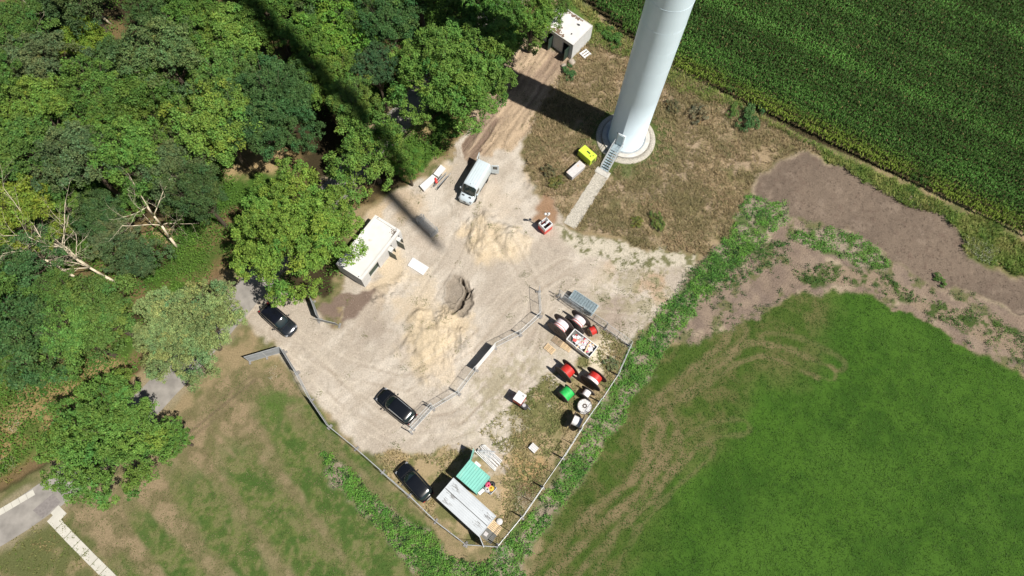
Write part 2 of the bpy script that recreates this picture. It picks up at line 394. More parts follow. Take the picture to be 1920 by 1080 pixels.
    col = mix(col, two((0.21, 0.155, 0.12), (0.17, 0.125, 0.10), n2), M['brown']*sm(fbm(X, Y, 1.5, 5, 151), .28, .42))
    col = mix(col, two((0.60, 0.54, 0.42), (0.55, 0.47, 0.34), n2), M['whitesand'])
    col = mix(col, two((0.25, 0.15, 0.09), (0.32, 0.21, 0.13), n2), M['redsoil'])
    # yard grass
    yg = two((0.34, 0.265, 0.155), (0.15, 0.15, 0.06), sm(n2*.55+n1*.45, 0.44, 0.58))
    yg = mix(yg, (0.37, 0.25, 0.12), blob(X, Y, 1000, 880, 2.6, 43)*.8)
    yg = mix(yg, (0.13, 0.09, 0.06), blob(X, Y, 990, 925, 1.8, 44)*.6)
    tkk = pdist(X, Y, [tuple(P(*q)[:2]) for q in ((945,835),(948,900),(945,960))])
    yg = mix(yg, (0.42, 0.31, 0.18), (1-sm(tkk+(n2-.5)*.8, 0.2, 0.8)))
    m = M['yardgrass']*(1-M['whitesand'])
    fadein = sm(fbm(X, Y, 2.0, 5, 47)+(n4-.5)*.25+0.65*(1-np.clip(pdist(X, Y, [tuple(P(*q)[:2]) for q in ((1180,650),(935,1025),(700,868))])/9, 0, 1)), 0.68, 0.86)
    col = mix(col, yg, m*fadein)
    yard_z = (n2-.5)*0.05
    # mounds, pit
    for (bx, by, r, h) in ((915,440,3.4,.6),(960,450,2.2,.45),(810,640,3.8,.6),(740,508,1.6,.35),(718,548,1.4,.4),(1003,300,1.0,.35),(1000,345,1.2,.3)):
        k = blob(X, Y, bx, by, r, int(by)); Z = Z+k*h*(0.6+0.8*n2+0.35*(n4-.5))
    Z = Z+sandm*(n2-.5)*0.14+sandm*(n4-.5)*0.05
    dx, dy = X-PIT.x, Y-PIT.y
    pd = np.hypot(dx*0.95+dy*0.15, dy*0.62)+(fbm(X, Y, 1.0, 4, 121)-0.5)*1.1
    pit = 1-sm(pd, 1.15, 1.55)
    Z = Z-0.22*pit
    # cut bank on the lower right side of the pit
    cd = pdist(X, Y, [tuple(P(*q)[:2]) for q in ((866,525),(873,541),(876,548),(872,556),(866,566),(858,580),(848,590))])+(fbm(X, Y, .5, 4, 131)-.5)*0.42
    cwid = 0.04+0.26*np.exp(-(np.hypot(X-P(864,570).x, Y-P(864,570).y)/0.85)**2)
    col = mix(col, (0.25, 0.21, 0.165), (1-sm(pd, 1.4, 1.8))*0.85)
    cr_ = 1-sm(cd, cwid, cwid+0.10)
    Z = Z-cr_*0.55+(1-sm(np.abs(cd-cwid-0.22), .02, .16))*0.14*(0.4+n4)
    col = mix(col, (0.10, 0.08, 0.06), cr_*0.8)
    cd2 = pdist(X, Y, [tuple(P(*q)[:2]) for q in ((876,547),(886,542),(880,556),(874,560))])+(fbm(X, Y, .4, 3, 132)-.5)*0.3
    Z = Z-(1-sm(cd2, .03, .16))*0.5
    rimd = 1-sm(np.abs(pd-1.6), 0.05, 0.3)
    Z = Z+rimd*0.06
    # asphalt bed, gravel path, foundations: keep the soil flat beneath
    rd = pdist(X, Y, ROAD)
    sh = 1-sm(rd+(n2-.5)*1.3, 1.7, 2.9)
    col = mix(col, two((0.33, 0.27, 0.19), (0.22, 0.19, 0.11), n2), sh*0.8*(1-sandm))
    flat = np.maximum(1-sm(rd, 1.9, 2.6), 1-sm(rr, 4.2, 5.0))
    gp = pdist(X, Y, PATHG)
    flat = np.maximum(flat, 1-sm(gp, 1.0, 1.6))
    flat = np.maximum(flat, 1-sm(pdist(X, Y, [tuple(P(*q)[:2]) for q in ((100,965),(215,1090))]), 0.9, 1.6))
    for q, r in FLATS:
        flat = np.maximum(flat, 1-sm(np.hypot(X-q[0], Y-q[1]), r, r+1.0))
    # ditch left of the road
    dd = pdist(X, Y, [tuple(P(*q)[:2]) for q in ((-150,1000),(0,905),(60,870),(130,810),(240,690),(400,515))])+(n2-.5)*0.7
    dk = 1-sm(dd, 0.3, 1.2)
    col = mix(col, (0.17, 0.11, 0.06), dk*0.8*(1-sandm))
    Z = Z*(1-flat)-dk*0.35*(1-sandm)
    return col, Z, n4
FLATS = []
for q, r in (((1173,259),4.6),((700,470),4.2),((1060,45),4.0),((873,950),4.0),((892,892),2.3),((892,340),3.5),((522,600),3),((744,762),3),((777,905),3),
             ((1050,612),2),((1084,604),2),((1090,640),2.4),((1112,620),1),((1063,697),2),((1112,711),2),((1062,739),1.2),((1100,739),1.2),((1095,765),1.2),((1082,792),1.5),((1095,572),2.4),
             ((974,748),1),((917,857),1.5),((1102,292),1.2),((1079,320),1.2),((1022,425),.8),((797,425),1.4),((812,335),2.2),((784,498),1.4),((926,990),1.2),((920,915),1.2)):
    v = P(*q); FLATS.append(((v.x, v.y), r))

# ------------------------------------------------------------------ ground sheet (fine near the site, stretching to the horizon)
def axis(a, b, step, fine=None):
    c = np.arange(a, b+step*0.5, step)
    if fine: c = np.unique(np.round(np.concatenate([c[(c < fine-2.6) | (c > fine+2.6)], np.arange(fine-2.6, fine+2.6, .07)]), 4))
    far = np.array([1.5, 4, 9, 18, 35, 70, 140, 300, 700, 1600, 3500.])
    return np.concatenate([a-far[::-1], c, b+far])
gx = axis(-80, 78, 0.17, PIT.x); gy = axis(-9, 84, 0.17, PIT.y)
X, Y = np.meshgrid(gx, gy)
gcol, gz, gn = paint(X, Y)
def ground_height(x, y):
    i = np.clip(np.searchsorted(gx, x), 0, len(gx)-1); j = np.clip(np.searchsorted(gy, y), 0, len(gy)-1)
    return gz[j, i]
def build_ground():
    ny_, nx_ = X.shape
    me = bpy.data.meshes.new('ground')
    co = np.stack([X, Y, gz], -1).astype(np.float32)
    me.vertices.add(nx_*ny_); me.vertices.foreach_set('co', co.ravel())
    j, i = np.mgrid[0:ny_-1, 0:nx_-1]; k = (j*nx_+i)
    q = np.stack([k, k+1, k+1+nx_, k+nx_], -1).reshape(-1, 4).astype(np.int32); n = len(q)
    me.loops.add(n*4); me.loops.foreach_set('vertex_index', q.ravel())
    me.polygons.add(n); me.polygons.foreach_set('loop_start', np.arange(0, n*4, 4, dtype=np.int32))
    me.polygons.foreach_set('loop_total', np.full(n, 4, dtype=np.int32))
    me.polygons.foreach_set('use_smooth', np.ones(n, bool))
    me.update(calc_edges=True)
    a = me.attributes.new('Col', 'FLOAT_COLOR', 'POINT')
    c = np.ones((ny_, nx_, 4), np.float32); c[..., :3] = gcol
    a.data.foreach_set('color', c.ravel())
    m = bpy.data.materials.new('soil and turf'); t, b = nodes(m)
    at = t.nodes.new('ShaderNodeAttribute'); at.attribute_name = 'Col'
    tc = t.nodes.new('ShaderNodeTexCoord')
    n1 = t.nodes.new('ShaderNodeTexNoise'); n1.inputs['Scale'].default_value = 5.5; n1.inputs['Detail'].default_value = 8; n1.inputs['Roughness'].default_value = 0.7
    t.links.new(tc.outputs['Object'], n1.inputs['Vector'])
    r = t.nodes.new('ShaderNodeMapRange'); r.inputs[1].default_value = 0.3; r.inputs[2].default_value = 0.7; r.inputs[3].default_value = 0.74; r.inputs[4].default_value = 1.24
    t.links.new(n1.outputs[0], r.inputs[0])
    mul = t.nodes.new('ShaderNodeVectorMath'); mul.operation = 'SCALE'
    t.links.new(at.outputs['Color'], mul.inputs[0]); t.links.new(r.outputs[0], mul.inputs['Scale'])
    t.links.new(mul.outputs[0], b.inputs['Base Color'])
    b.inputs['Roughness'].default_value = 0.95; b.inputs['Specular IOR Level'].default_value = 0.1
    n2 = t.nodes.new('ShaderNodeTexNoise'); n2.inputs['Scale'].default_value = 7; n2.inputs['Detail'].default_value = 7; n2.inputs['Roughness'].default_value = 0.75
    t.links.new(tc.outputs['Object'], n2.inputs['Vector'])
    bp = t.nodes.new('ShaderNodeBump'); bp.inputs['Strength'].default_value = 0.8; bp.inputs['Distance'].default_value = 0.15
    t.links.new(n2.outputs[0], bp.inputs['Height']); t.links.new(bp.outputs[0], b.inputs['Normal'])
    me.materials.append(m)
    tag(link('ground', me), kind='structure')
build_ground()

def ribbon(pts, w, z, name, m, kind='structure', seg=1.0, rag=0.0):
    pts = [Vector((p[0], p[1], 0)) for p in pts]
    out = []
    for a, b in zip(pts[:-1], pts[1:]):
        n = max(1, int((b-a).length/seg))
        for i in range(n): out.append(a.lerp(b, i/n))
    out.append(pts[-1])
    for _ in range(10):
        out = [out[0]]+[(out[i-1]+out[i]*2+out[i+1])/4 for i in range(1, len(out)-1)]+[out[-1]]
    mb = MB(); rows = []
    for i, p in enumerate(out):
        d = (out[min(i+1, len(out)-1)]-out[max(i-1, 0)]).normalized(); nrm = Vector((-d.y, d.x, 0))
        l = w/2+random.uniform(-rag, rag); r_ = w/2+random.uniform(-rag, rag)
        a, b = p+nrm*l, p-nrm*r_
        rows.append([(a.x, a.y, z-0.12), (a.x, a.y, z), (b.x, b.y, z), (b.x, b.y, z-0.12)])
    mb.grid(rows, smooth=False)
    return tag(mb.build(name, m), kind=kind)

M_asph = mat('worn asphalt', (0.27, 0.25, 0.225), 0.9, var=0.3, scale=0.8, bump=0.3, bscale=25, dirt=((0.30, 0.28, 0.25), 0.5, 0.56))
M_conc = mat('pale concrete', (0.50, 0.48, 0.44), 0.9, var=0.2, scale=2, bump=0.3, bscale=12, dirt=((0.33, 0.30, 0.25), 1.5, 0.6))
M_slab = mat('path slabs', (0.50, 0.48, 0.42), 0.9, var=0.12, scale=1.2, bump=0.2)
M_gravel = mat('light gravel', (0.46, 0.425, 0.36), 0.95, var=0.45, scale=9, bump=0.9, bscale=14, dirt=((0.30, 0.28, 0.18), 3.5, 0.62))
M_patch = mat('fresh asphalt', (0.21, 0.19, 0.18), 0.9, var=0.2, scale=4, bump=0.2)
ribbon(ROAD, 3.5, 0.035, 'road', M_asph, rag=0.04)
ribbon(PATHG, 1.7, 0.05, 'gravel_path', M_gravel, rag=0.07, seg=0.5)
# pale kerb strip on the verge side of the road, lower left
ka, kb = P(-90, 1018), P(66, 926)
kd = (kb-ka).normalized(); kn = Vector((-kd.y, kd.x, 0))
mb = MB()
for i in range(11):
    a = ka+kd*((kb-ka).length*i/11+0.01); b = ka+kd*((kb-ka).length*(i+1)/11-0.02)
    mb.quad(*[(p.x, p.y, 0.045+0.004) for p in (a-kn*.1, b-kn*.1, b+kn*.55, a+kn*.55)])
tag(mb.build('kerb', M_slab), kind='structure')
mb = MB(); mb.prism([P(*p)[:2] for p in ((62,957),(100,925),(114,942),(80,972))], 0.0, 0.040)
tag(mb.build('road_patch', M_patch), kind='structure')
# slab footpath lower left
mb = MB(); a, b = P(96, 970), P(228, 1105); d = (b-a).normalized(); n = Vector((-d.y, d.x, 0)); L = (b-a).length
k = int(L/1.32)
for i in range(k):
    p = a+d*(i*L/k); q = a+d*((i+1)*L/k-0.06); j = random.uniform(-.04, .04)
    mb.prism([(p+n*(.5+j))[:2], (p-n*(.5-j))[:2], (q-n*(.5-j))[:2], (q+n*(.5+j))[:2]], -0.05, 0.05+random.uniform(0, .02))
c = P(111, 963); mb.prism([(c+d*.6+n*.5)[:2], (c+d*.6-n*.5)[:2], (c-d*.7-n*.5)[:2], (c-d*.7+n*.5)[:2]], -0.05, 0.055)
tag(mb.build('footpath', M_slab, bevel=0.01), kind='structure')

# ------------------------------------------------------------------ foliage materials
def leafmat(name, use_obj=True, trans=0.22, rough=0.6, spec=0.2):
    m = bpy.data.materials.new(name); t, b = nodes(m)
    at = t.nodes.new('ShaderNodeAttribute'); at.attribute_name = 'Col'
    out = at.outputs['Color']
    if use_obj:
        oi = t.nodes.new('ShaderNodeObjectInfo')
        mu = t.nodes.new('ShaderNodeVectorMath'); mu.operation = 'MULTIPLY'
        t.links.new(oi.outputs['Color'], mu.inputs[0]); t.links.new(out, mu.inputs[1]); out = mu.outputs[0]
    t.links.new(out, b.inputs['Base Color'])
    b.inputs['Roughness'].default_value = rough; b.inputs['Specular IOR Level'].default_value = spec
    tr = t.nodes.new('ShaderNodeBsdfTranslucent'); t.links.new(out, tr.inputs[0])
    mx = t.nodes.new('ShaderNodeMixShader'); mx.inputs[0].default_value = trans
    t.links.new(b.outputs[0], mx.inputs[1]); t.links.new(tr.outputs[0], mx.inputs[2])
    t.links.new(mx.outputs[0], t.nodes['Material Output'].inputs[0])
    return m
M_leaf = leafmat('leaves'); M_plant = leafmat('plants', False, 0.3)
M_dryplant = leafmat('dry plants', False, 0.2, 0.9, 0.1)
M_bark = mat('bark', (0.10, 0.075, 0.05), 0.95, var=0.4, scale=5, bump=0.8, bscale=8)
M_dead = mat('bleached dead wood', (0.66, 0.57, 0.42), 0.9, var=0.3, scale=3, bump=0.4, bscale=10)

def unit(v): return v/np.maximum(np.linalg.norm(v, axis=-1, keepdims=True), 1e-9)
def leaf_quads(c, nrm, size, rg, droop=0.0):
    """irregular leaf-spray quads centred at c with normal nrm"""
    n = len(c)
    r = unit(rg.normal(size=(n, 3))); u = unit(np.cross(nrm, r)); v = np.cross(nrm, u)
    a = size*rg.uniform(0.6, 1.25, n); b = a*rg.uniform(0.45, 0.8, n)
    a = a[:, None]; b = b[:, None]
    j = lambda: rg.uniform(0.6, 1.1, (n, 1))
    return np.stack([c+u*a*j(), c+v*b*j()+nrm*a*0.15, c-u*a*j(), c-v*b*j()+nrm*a*0.15], 1)

def crown_mesh(name, R, seed, puff=0.95, leaf=0.15, dens=1.0, flat=0.72, loose=0.0):
    """dome of lobes > puffs > leaf sprays, centred on z=0 (crown centre)"""
    rg = np.random.default_rng(seed)
    lobes = []
    nl = max(7, int(7+R*1.9))
    for i in range(nl):
        t = i*2.399963+rg.uniform(-.3, .3); f = math.sqrt((i+0.4)/nl)
        rad = R*(0.76*f)*rg.uniform(0.72, 1.18)*(1+0.16*math.sin(2*t+seed)+0.10*math.sin(3*t+seed*2)); lr = R*rg.uniform(0.20, 0.36)
        z = R*flat*math.sqrt(max(0, 1-f*f*0.85))*rg.uniform(0.6, 1.0)-lr*0.75
        lobes.append((rad*math.cos(t), rad*math.sin(t), z, lr))
    cs, ns, tint = [], [], []
    for (lx, ly, lz, lr) in lobes:
        nsub = max(3, int(5+lr*2.2*dens)); lt = rg.uniform(0.86, 1.14)
        for si in range(nsub):
            d0 = unit(rg.normal(size=3)); d0[2] = abs(d0[2])*1.1-0.3; d0 = unit(d0)
            sr = min(lr*rg.uniform(0.30, 0.5), 1.25)
            sc0 = np.array([lx, ly, lz])+d0*lr*rg.uniform(0.75, 1.15+loose)*np.array([1, 1, 0.85])
            npf = max(3, int(9*dens*(sr/puff)**2))
            d = unit(rg.normal(size=(npf, 3))+d0*0.5)
            pc = sc0+d*sr*rg.uniform(0.6, 1.15, (npf, 1))
            st = lt*rg.uniform(0.9, 1.12); hue = rg.normal()*0.05
            for k in range(npf):
                pr = puff*rg.uniform(0.28, 0.62)
                m = int(46*(pr/0.5)**2*(0.15/leaf)**2)+5
                e = unit(rg.normal(size=(m, 3))); e[:, 2] = np.where(e[:, 2] < -0.3, -e[:, 2], e[:, 2])
                e = unit(e+d[k]*0.3)
                cs.append(pc[k]+e*pr*rg.uniform(0.45, 1.2, (m, 1)))
                ns.append(unit(e*0.5+np.array([0, 0, 0.45])+rg.normal(size=(m, 3))*0.55))
                tt = np.ones((m, 3))*st*rg.uniform(0.88, 1.14)*rg.uniform(0.72, 1.28, (m, 1))
                tt[:, 0] *= 1+hue*2+rg.normal(size=m)*0.08; tt[:, 2] *= 1-hue
                tint.append(tt)
    c = np.concatenate(cs); n = np.concatenate(ns); tt = np.concatenate(tint)
    return quadmesh(name, leaf_quads(c, n, leaf, rg), tt, [M_leaf]), lobes

def wood_mesh(name, R, hc, lobes, seed):
    rg = random.Random(seed); mb = MB()
    r0 = 0.045*R+0.06
    pts = [Vector((0, 0, -0.3)), Vector((rg.uniform(-.2, .2), rg.uniform(-.2, .2), hc*0.45)), Vector((rg.uniform(-.3, .3), rg.uniform(-.3, .3), hc*0.85))]
    mb.tube(pts[0], pts[1], r0*1.25, r0, 9); mb.tube(pts[1], pts[2], r0, r0*0.6, 9)
    for (x, y, z, lr) in lobes:
        s = pts[1].lerp(pts[2], rg.uniform(0.0, 1)); e = Vector((x, y, hc+z)); m = s.lerp(e, 0.5)+Vector((0, 0, -0.06*R))
        mb.tube(s, m, r0*0.42, r0*0.28, 6); mb.tube(m, e, r0*0.28, r0*0.08, 6)
        for q in range(3):
            f = e+Vector((rg.uniform(-1, 1), rg.uniform(-1, 1), rg.uniform(0, 1)))*lr*0.9
            mb.tube(m.lerp(e, .5), f, r0*0.12, 0.015, 4)
    me = bpy.data.meshes.new(name); mb.bm.to_mesh(me); mb.bm.free(); me.materials.append(M_bark)
    return me

VAR = {}
for key, R, hc, sd, kw in (('big0', 8.5, 7.5, 1, {}), ('big1', 8.5, 7.5, 2, {}), ('big2', 8.5, 7.5, 3, dict(puff=0.85, loose=0.15)),
                           ('mid0', 5.5, 7.5, 4, {}), ('mid1', 5.5, 7.5, 5, dict(puff=0.8)), ('mid2', 5.5, 7.5, 6, dict(loose=.12)), ('mid3', 5.5, 7.5, 7, dict(puff=1.15))):
    cm, lb = crown_mesh('crown', R, sd, **kw)
    VAR[key] = (R, hc, cm, wood_mesh('trunk', R, hc, lb, sd))
shrub_me, _ = crown_mesh('shrub', 1.3, 9, puff=0.4, leaf=0.09, dens=1.0, flat=0.6, loose=.35)
shrub_me2, _ = crown_mesh('shrub', 1.3, 10, puff=0.34, leaf=0.08, dens=0.6, flat=0.6, loose=0.5)

GR = dict(L=(0.15, 0.27, 0.045), Y=(0.155, 0.25, 0.036), D=(0.065, 0.13, 0.042), G=(0.11, 0.165, 0.065), M=(0.095, 0.185, 0.036), S=(0.20, 0.27, 0.115), V=(0.12, 0.225, 0.04))
CN = dict(L='light green', Y='yellow-green', D='dark bluish green', G='grey-green', M='mid green', S='pale silvery green', V='fresh green')
def tree(x, y, rpx, c, label, key=None, zc=8.0, group='trees of the wood beside the site', zs=1.0):
    p = P(x, y, zc)
    depth = (75-zc)/(math.cos(TILT)-(540-y)/F*math.sin(TILT))
    R = rpx*depth/F
    if key is None: key = ('big%d' % random.randrange(3)) if R > 6.3 else 'mid%d' % random.randrange(4)
    R0, hc, cm, wm = VAR[key]; s = R/R0
    t = thing('tree', label, 'tree', (p.x, p.y, 0), random.uniform(0, 6.28), group)
    col = np.array(GR[c])*np.array([random.uniform(.9, 1.1), random.uniform(.93, 1.07), random.uniform(.85, 1.15)])
    o = link('crown', cm, t); o.location = (0, 0, zc-0.3*R); o.scale = (s, s, s*zs*random.uniform(0.95, 1.1)); o.color = (*col, 1)
    w = link('trunk', wm, t); w.scale = (s, s, (zc-0.3*R)/hc)
    return t
def L(c, s): return '%s %s' % (CN[c], s)

tree(537, 428, 122, 'L', 'broad light green oak overhanging the white concrete building by the road', 'big0', 8.5)
tree(356, 614, 98, 'S', 'pale silvery green tree between the asphalt road and the black and silver car', 'big0', 8)
tree(186, 820, 120, 'V', 'large green tree standing over the road at the lower left, by the slab path', 'big2', 8)
tree(322, 822, 42, 'V', 'small lobed tree at the right edge of the large lower-left tree', 'mid1', 5)
tree(690, 275, 88, 'V', 'green tree crossed by the blade shadow, left of the silver van', 'mid2', 8)
tree(762, 300, 38, 'V', 'small green tree just left of the white boards beside the van', 'mid3', 6)
tree(845, 118, 118, 'V', 'large green tree in front of the dirt trail to the flat roofed shed', 'big0', 9)
tree(998, 28, 56, 'V', 'green tree overhanging the roof of the shed with two dark doors', 'mid0', 7)
tree(925, 20, 70, 'M', 'mid green tree at the top frame edge left of the shed', 'mid1', 8)
tree(1052, 8, 22, 'V', 'small leafy tree behind the shed roof at the top edge', 'mid2', 6)
FO = [(30,35,55,'M','at the top left corner of the photo'),(92,22,43,'D','at the top edge between the corner and the bleached trunk'),(62,100,62,'G','near the left edge below the corner trees'),
 (150,72,44,'Y','left of the topmost bleached trunk'),(200,118,60,'D','right below the topmost bleached trunk'),(300,95,72,'G','right of the topmost bleached trunk'),
 (275,15,43,'D','in shade at the top edge beside the bleached trunk'),(365,30,58,'M','at the top edge left of the blade shadow'),(430,60,66,'L','left of the blade shadow near the top edge'),(505,25,60,'M','at the top edge under the blade shadow'),
 (505,190,92,'D','the darkest round crown above the dry grass gap'),(405,225,78,'L','between the darkest round crown and the bleached tree'),(420,140,62,'V','just above left of the darkest round crown'),
 (170,165,62,'M','in the middle of the wood left of the grey-green crown'),(62,195,58,'Y','near the left edge, brightest crown there'),(262,190,66,'M','in the centre of the wood'),
 (180,200,40,'V','small crown in the centre left of the wood'),(60,275,72,'M','at the left edge beside the grey-green crown'),(140,290,62,'G','left of centre in the lower wood'),(235,280,64,'V','in the lower middle of the wood'),
 (330,300,68,'G','directly above the spreading bleached tree'),(365,355,52,'D','right behind the spreading bleached tree'),(270,355,44,'M','touching the tips of the spreading bleached tree'),(640,55,80,'L','right of the blade shadow near the top edge'),(705,125,44,'D','in shade between the trailside tree and the wood'),
 (620,140,62,'V','above the tree left of the van'),(575,75,55,'M','under the blade shadow by the pale crown'),(730,20,62,'D','in shade at the top edge left of the trailside tree'),(660,185,46,'V','small crown above the tree crossed by the blade shadow'),
 (20,400,68,'Y','at the left edge beside the twin bleached tree'),(105,370,53,'M','above the twin bleached tree'),(185,400,48,'D','between the two bleached trees'),(35,500,66,'D','at the left edge below the yellow-green crown'),
 (110,545,47,'M','below the twin bleached tree'),(45,630,82,'D','lowest crown at the left edge of the wood'),(175,585,74,'M','left of the pale silvery tree'),(245,480,49,'D','between the twin bleached tree and the pale silvery tree'),
 (120,620,62,'V','above the dry bank in the lower wood'),(205,440,39,'G','touching the trunk of the twin bleached tree'),(-40,150,70,'M','cut by the left edge near the top'),(-45,300,70,'V','cut by the left edge in the middle'),(-50,560,70,'M','cut by the left edge lower down'),
 (130,-30,70,'D','cut by the top edge near the corner'),(330,-45,70,'M','cut by the top edge above the grey-green crown'),(470,-45,75,'V','cut by the top edge left of the blade shadow'),(620,-45,75,'D','cut by the top edge right of the blade shadow'),(780,-50,80,'M','cut by the top edge above the trailside tree'),(925,-60,70,'D','cut by the top edge left of the shed')]
LOW = {(185,400),(105,370),(270,355),(245,480),(205,440),(92,22),(150,72),(200,118)}
for (x, y, r, c, wh) in FO:
    if y < 0 and x not in (620,): pass
    low = (x, y) in LOW
    tree(x, y, r*1.14, c, L(c, 'woodland tree '+wh)[:200], None, 4.5 if low else random.uniform(7.5, 10), zs=random.uniform(.9, 1.2))

def dead_tree(base, h, seed, lean, label, spread=0.5, n=1):
    rg = random.Random(seed); b = P(*base)
    t = thing('dead_tree', label, 'dead tree', (b.x, b.y, 0), 0, 'bleached dead trees in the wood')
    tr, br = MB(), MB()
    def grow(p, d, ln, r, dep, mb):
        q = p; segs = 4
        for i in range(segs):
            dd = (d+Vector((rg.gauss(0, .12), rg.gauss(0, .12), rg.gauss(0, .05)))).normalized()
            q2 = q+dd*ln/segs; r2 = r*(1-0.16); mb.tube(q, q2, r, r2, 7 if dep == 0 else 5)
            if dep < 4 and (dep > 0 or i >= 1):
                for _ in range(1 if dep else 2):
                    if rg.random() < 0.9:
                        side = dd.orthogonal(); side.rotate(Matrix.Rotation(rg.uniform(0, 6.28), 3, dd))
                        nd = (dd*rg.uniform(.5, .9)+side*rg.uniform(.6, 1.0)*spread*1.5).normalized()
                        grow(q2, nd, ln*rg.uniform(.4, .62), r2*0.55, dep+1, br)
            q, r, d = q2, r2, dd
    for k in range(n):
        grow(Vector((k*0.3, 0, -0.2)), Vector((lean[0]+k*.2, lean[1], 1)).normalized(), h*(1-.2*k), 0.08+0.010*h, 0, tr)
    tr.build('trunk', M_dead, t, smooth=True); br.build('branches', M_dead, t, smooth=True)
dead_tree((334, 466), 9.5, 3, (-.1, .05), 'spreading bleached dead tree with many forked limbs beside the bright grass gap', 0.62)
dead_tree((212, 528), 9.5, 12, (-.2, .1), 'twin-stemmed bleached dead tree with long parallel limbs left of the dark clipped crown', 0.38, 2)
dead_tree((149, 525), 7.5, 21, (-.2, -.1), 'smaller bleached dead tree lying low left of the twin-stemmed one', 0.4)
dead_tree((208, 45), 11, 33, (-.1, 0), 'bleached dead tree standing at the top edge of the wood', 0.35)

# ------------------------------------------------------------------ corn field
def corn():
    rg = np.random.default_rng(5)
    e0, e1 = P(1262, 127), P(1920, 442)
    d = (e1-e0).normalized(); n = Vector((-d.y, d.x, 0))
    if n.y < 0: n = -n
    quads, cols = [], []
    poly = [tuple(P(*q)[:2]) for q in ((1055,-70),(1100,5),(1180,75),(1262,127),(1500,258),(1700,342),(1920,442),(2080,515),(2080,-60),(2040,-160),(1055,-160))]
    for r in range(0, 100):
        v = r*0.75
        u = np.arange(-32, 85, 0.21); u = u+rg.uniform(-.05, .05, len(u))
        x = e0.x+d.x*u+n.x*v; y = e0.y+d.y*u+n.y*v
        x = x+rg.normal(0, .03, len(u)); y = y+rg.normal(0, .03, len(u))
        # edge rows follow the slightly curved field edge
        keep = inpoly(x, y, poly) & (x < 86) & (y < 92)
        x, y = x[keep], y[keep]
        if not len(x): continue
        h = rg.uniform(2.0, 2.6, len(x))*(0.72 if r == 0 else 0.88 if r == 1 else 1)
        big = fbm(x, y, 7, 3, 5); sml = fbm(x, y, 2, 3, 6)
        light = (1.05+0.8*(big-0.5)+0.5*(sml-.5))*(1.45 if r % 11 in (4, 5) else 1.2 if r % 4 == 2 else 0.8)*rg.uniform(.85, 1.15)
        yel = np.clip(1.15-r*0.42, 0, 1)*sm(fbm(x, y, 3, 2, 9), 0.15, 0.5)
        nl = 7
        for k in range(nl):
            az = rg.uniform(0, 2*np.pi, len(x)); zz = h*(0.35+0.6*k/(nl-1))+rg.normal(0, .05, len(x))
            ln = (0.43-0.20*(k/(nl-1))**2)*rg.uniform(0.8, 1.2, len(x)); w = 0.05+0.025*rg.random(len(x))
            dx, dy = np.cos(az), np.sin(az)
            p0 = np.stack([x, y, zz], -1); p1 = np.stack([x+dx*ln*.5, y+dy*ln*.5, zz+0.22*ln+.05], -1); p2 = np.stack([x+dx*ln, y+dy*ln, zz-0.15*ln], -1)
            s = np.stack([-dy*w, dx*w, np.zeros_like(w)], -1)
            quads.append(np.stack([p0-s*.6, p0+s*.6, p1+s, p1-s], 1)); quads.append(np.stack([p1-s, p1+s, p2+s*.25, p2-s*.25], 1))
            base = np.array((0.067, 0.156, 0.029))*light[:, None]*rg.uniform(.75, 1.25, (len(x), 1))
            dead = (rg.random(len(x)) < (0.012+0.4*(k < 3)*(r < 2)))[:, None]
            base = np.where(dead, np.array((0.30, 0.24, 0.10)), base)
            c = base*(1-yel[:, None]*.8)+np.array((0.26, 0.36, 0.05))*yel[:, None]*.8
            cols.append(c); cols.append(c)
        # tassel
        az = rg.uniform(0, 6.28, len(x)); w = 0.02
        p0 = np.stack([x, y, h], -1); p1 = np.stack([x+np.cos(az)*.08, y+np.sin(az)*.08, h+.3], -1); s = np.stack([-np.sin(az)*w, np.cos(az)*w, 0*az], -1)
        quads.append(np.stack([p0-s, p0+s, p1+s, p1-s], 1)); cols.append(np.tile((0.13, 0.17, 0.05), (len(x), 1)))
    me = quadmesh('corn_field', np.concatenate(quads), np.concatenate(cols), [M_plant])
    tag(link('corn_field', me), 'dense field of tall green corn in rows behind the tower', 'corn field', kind='stuff')
corn()

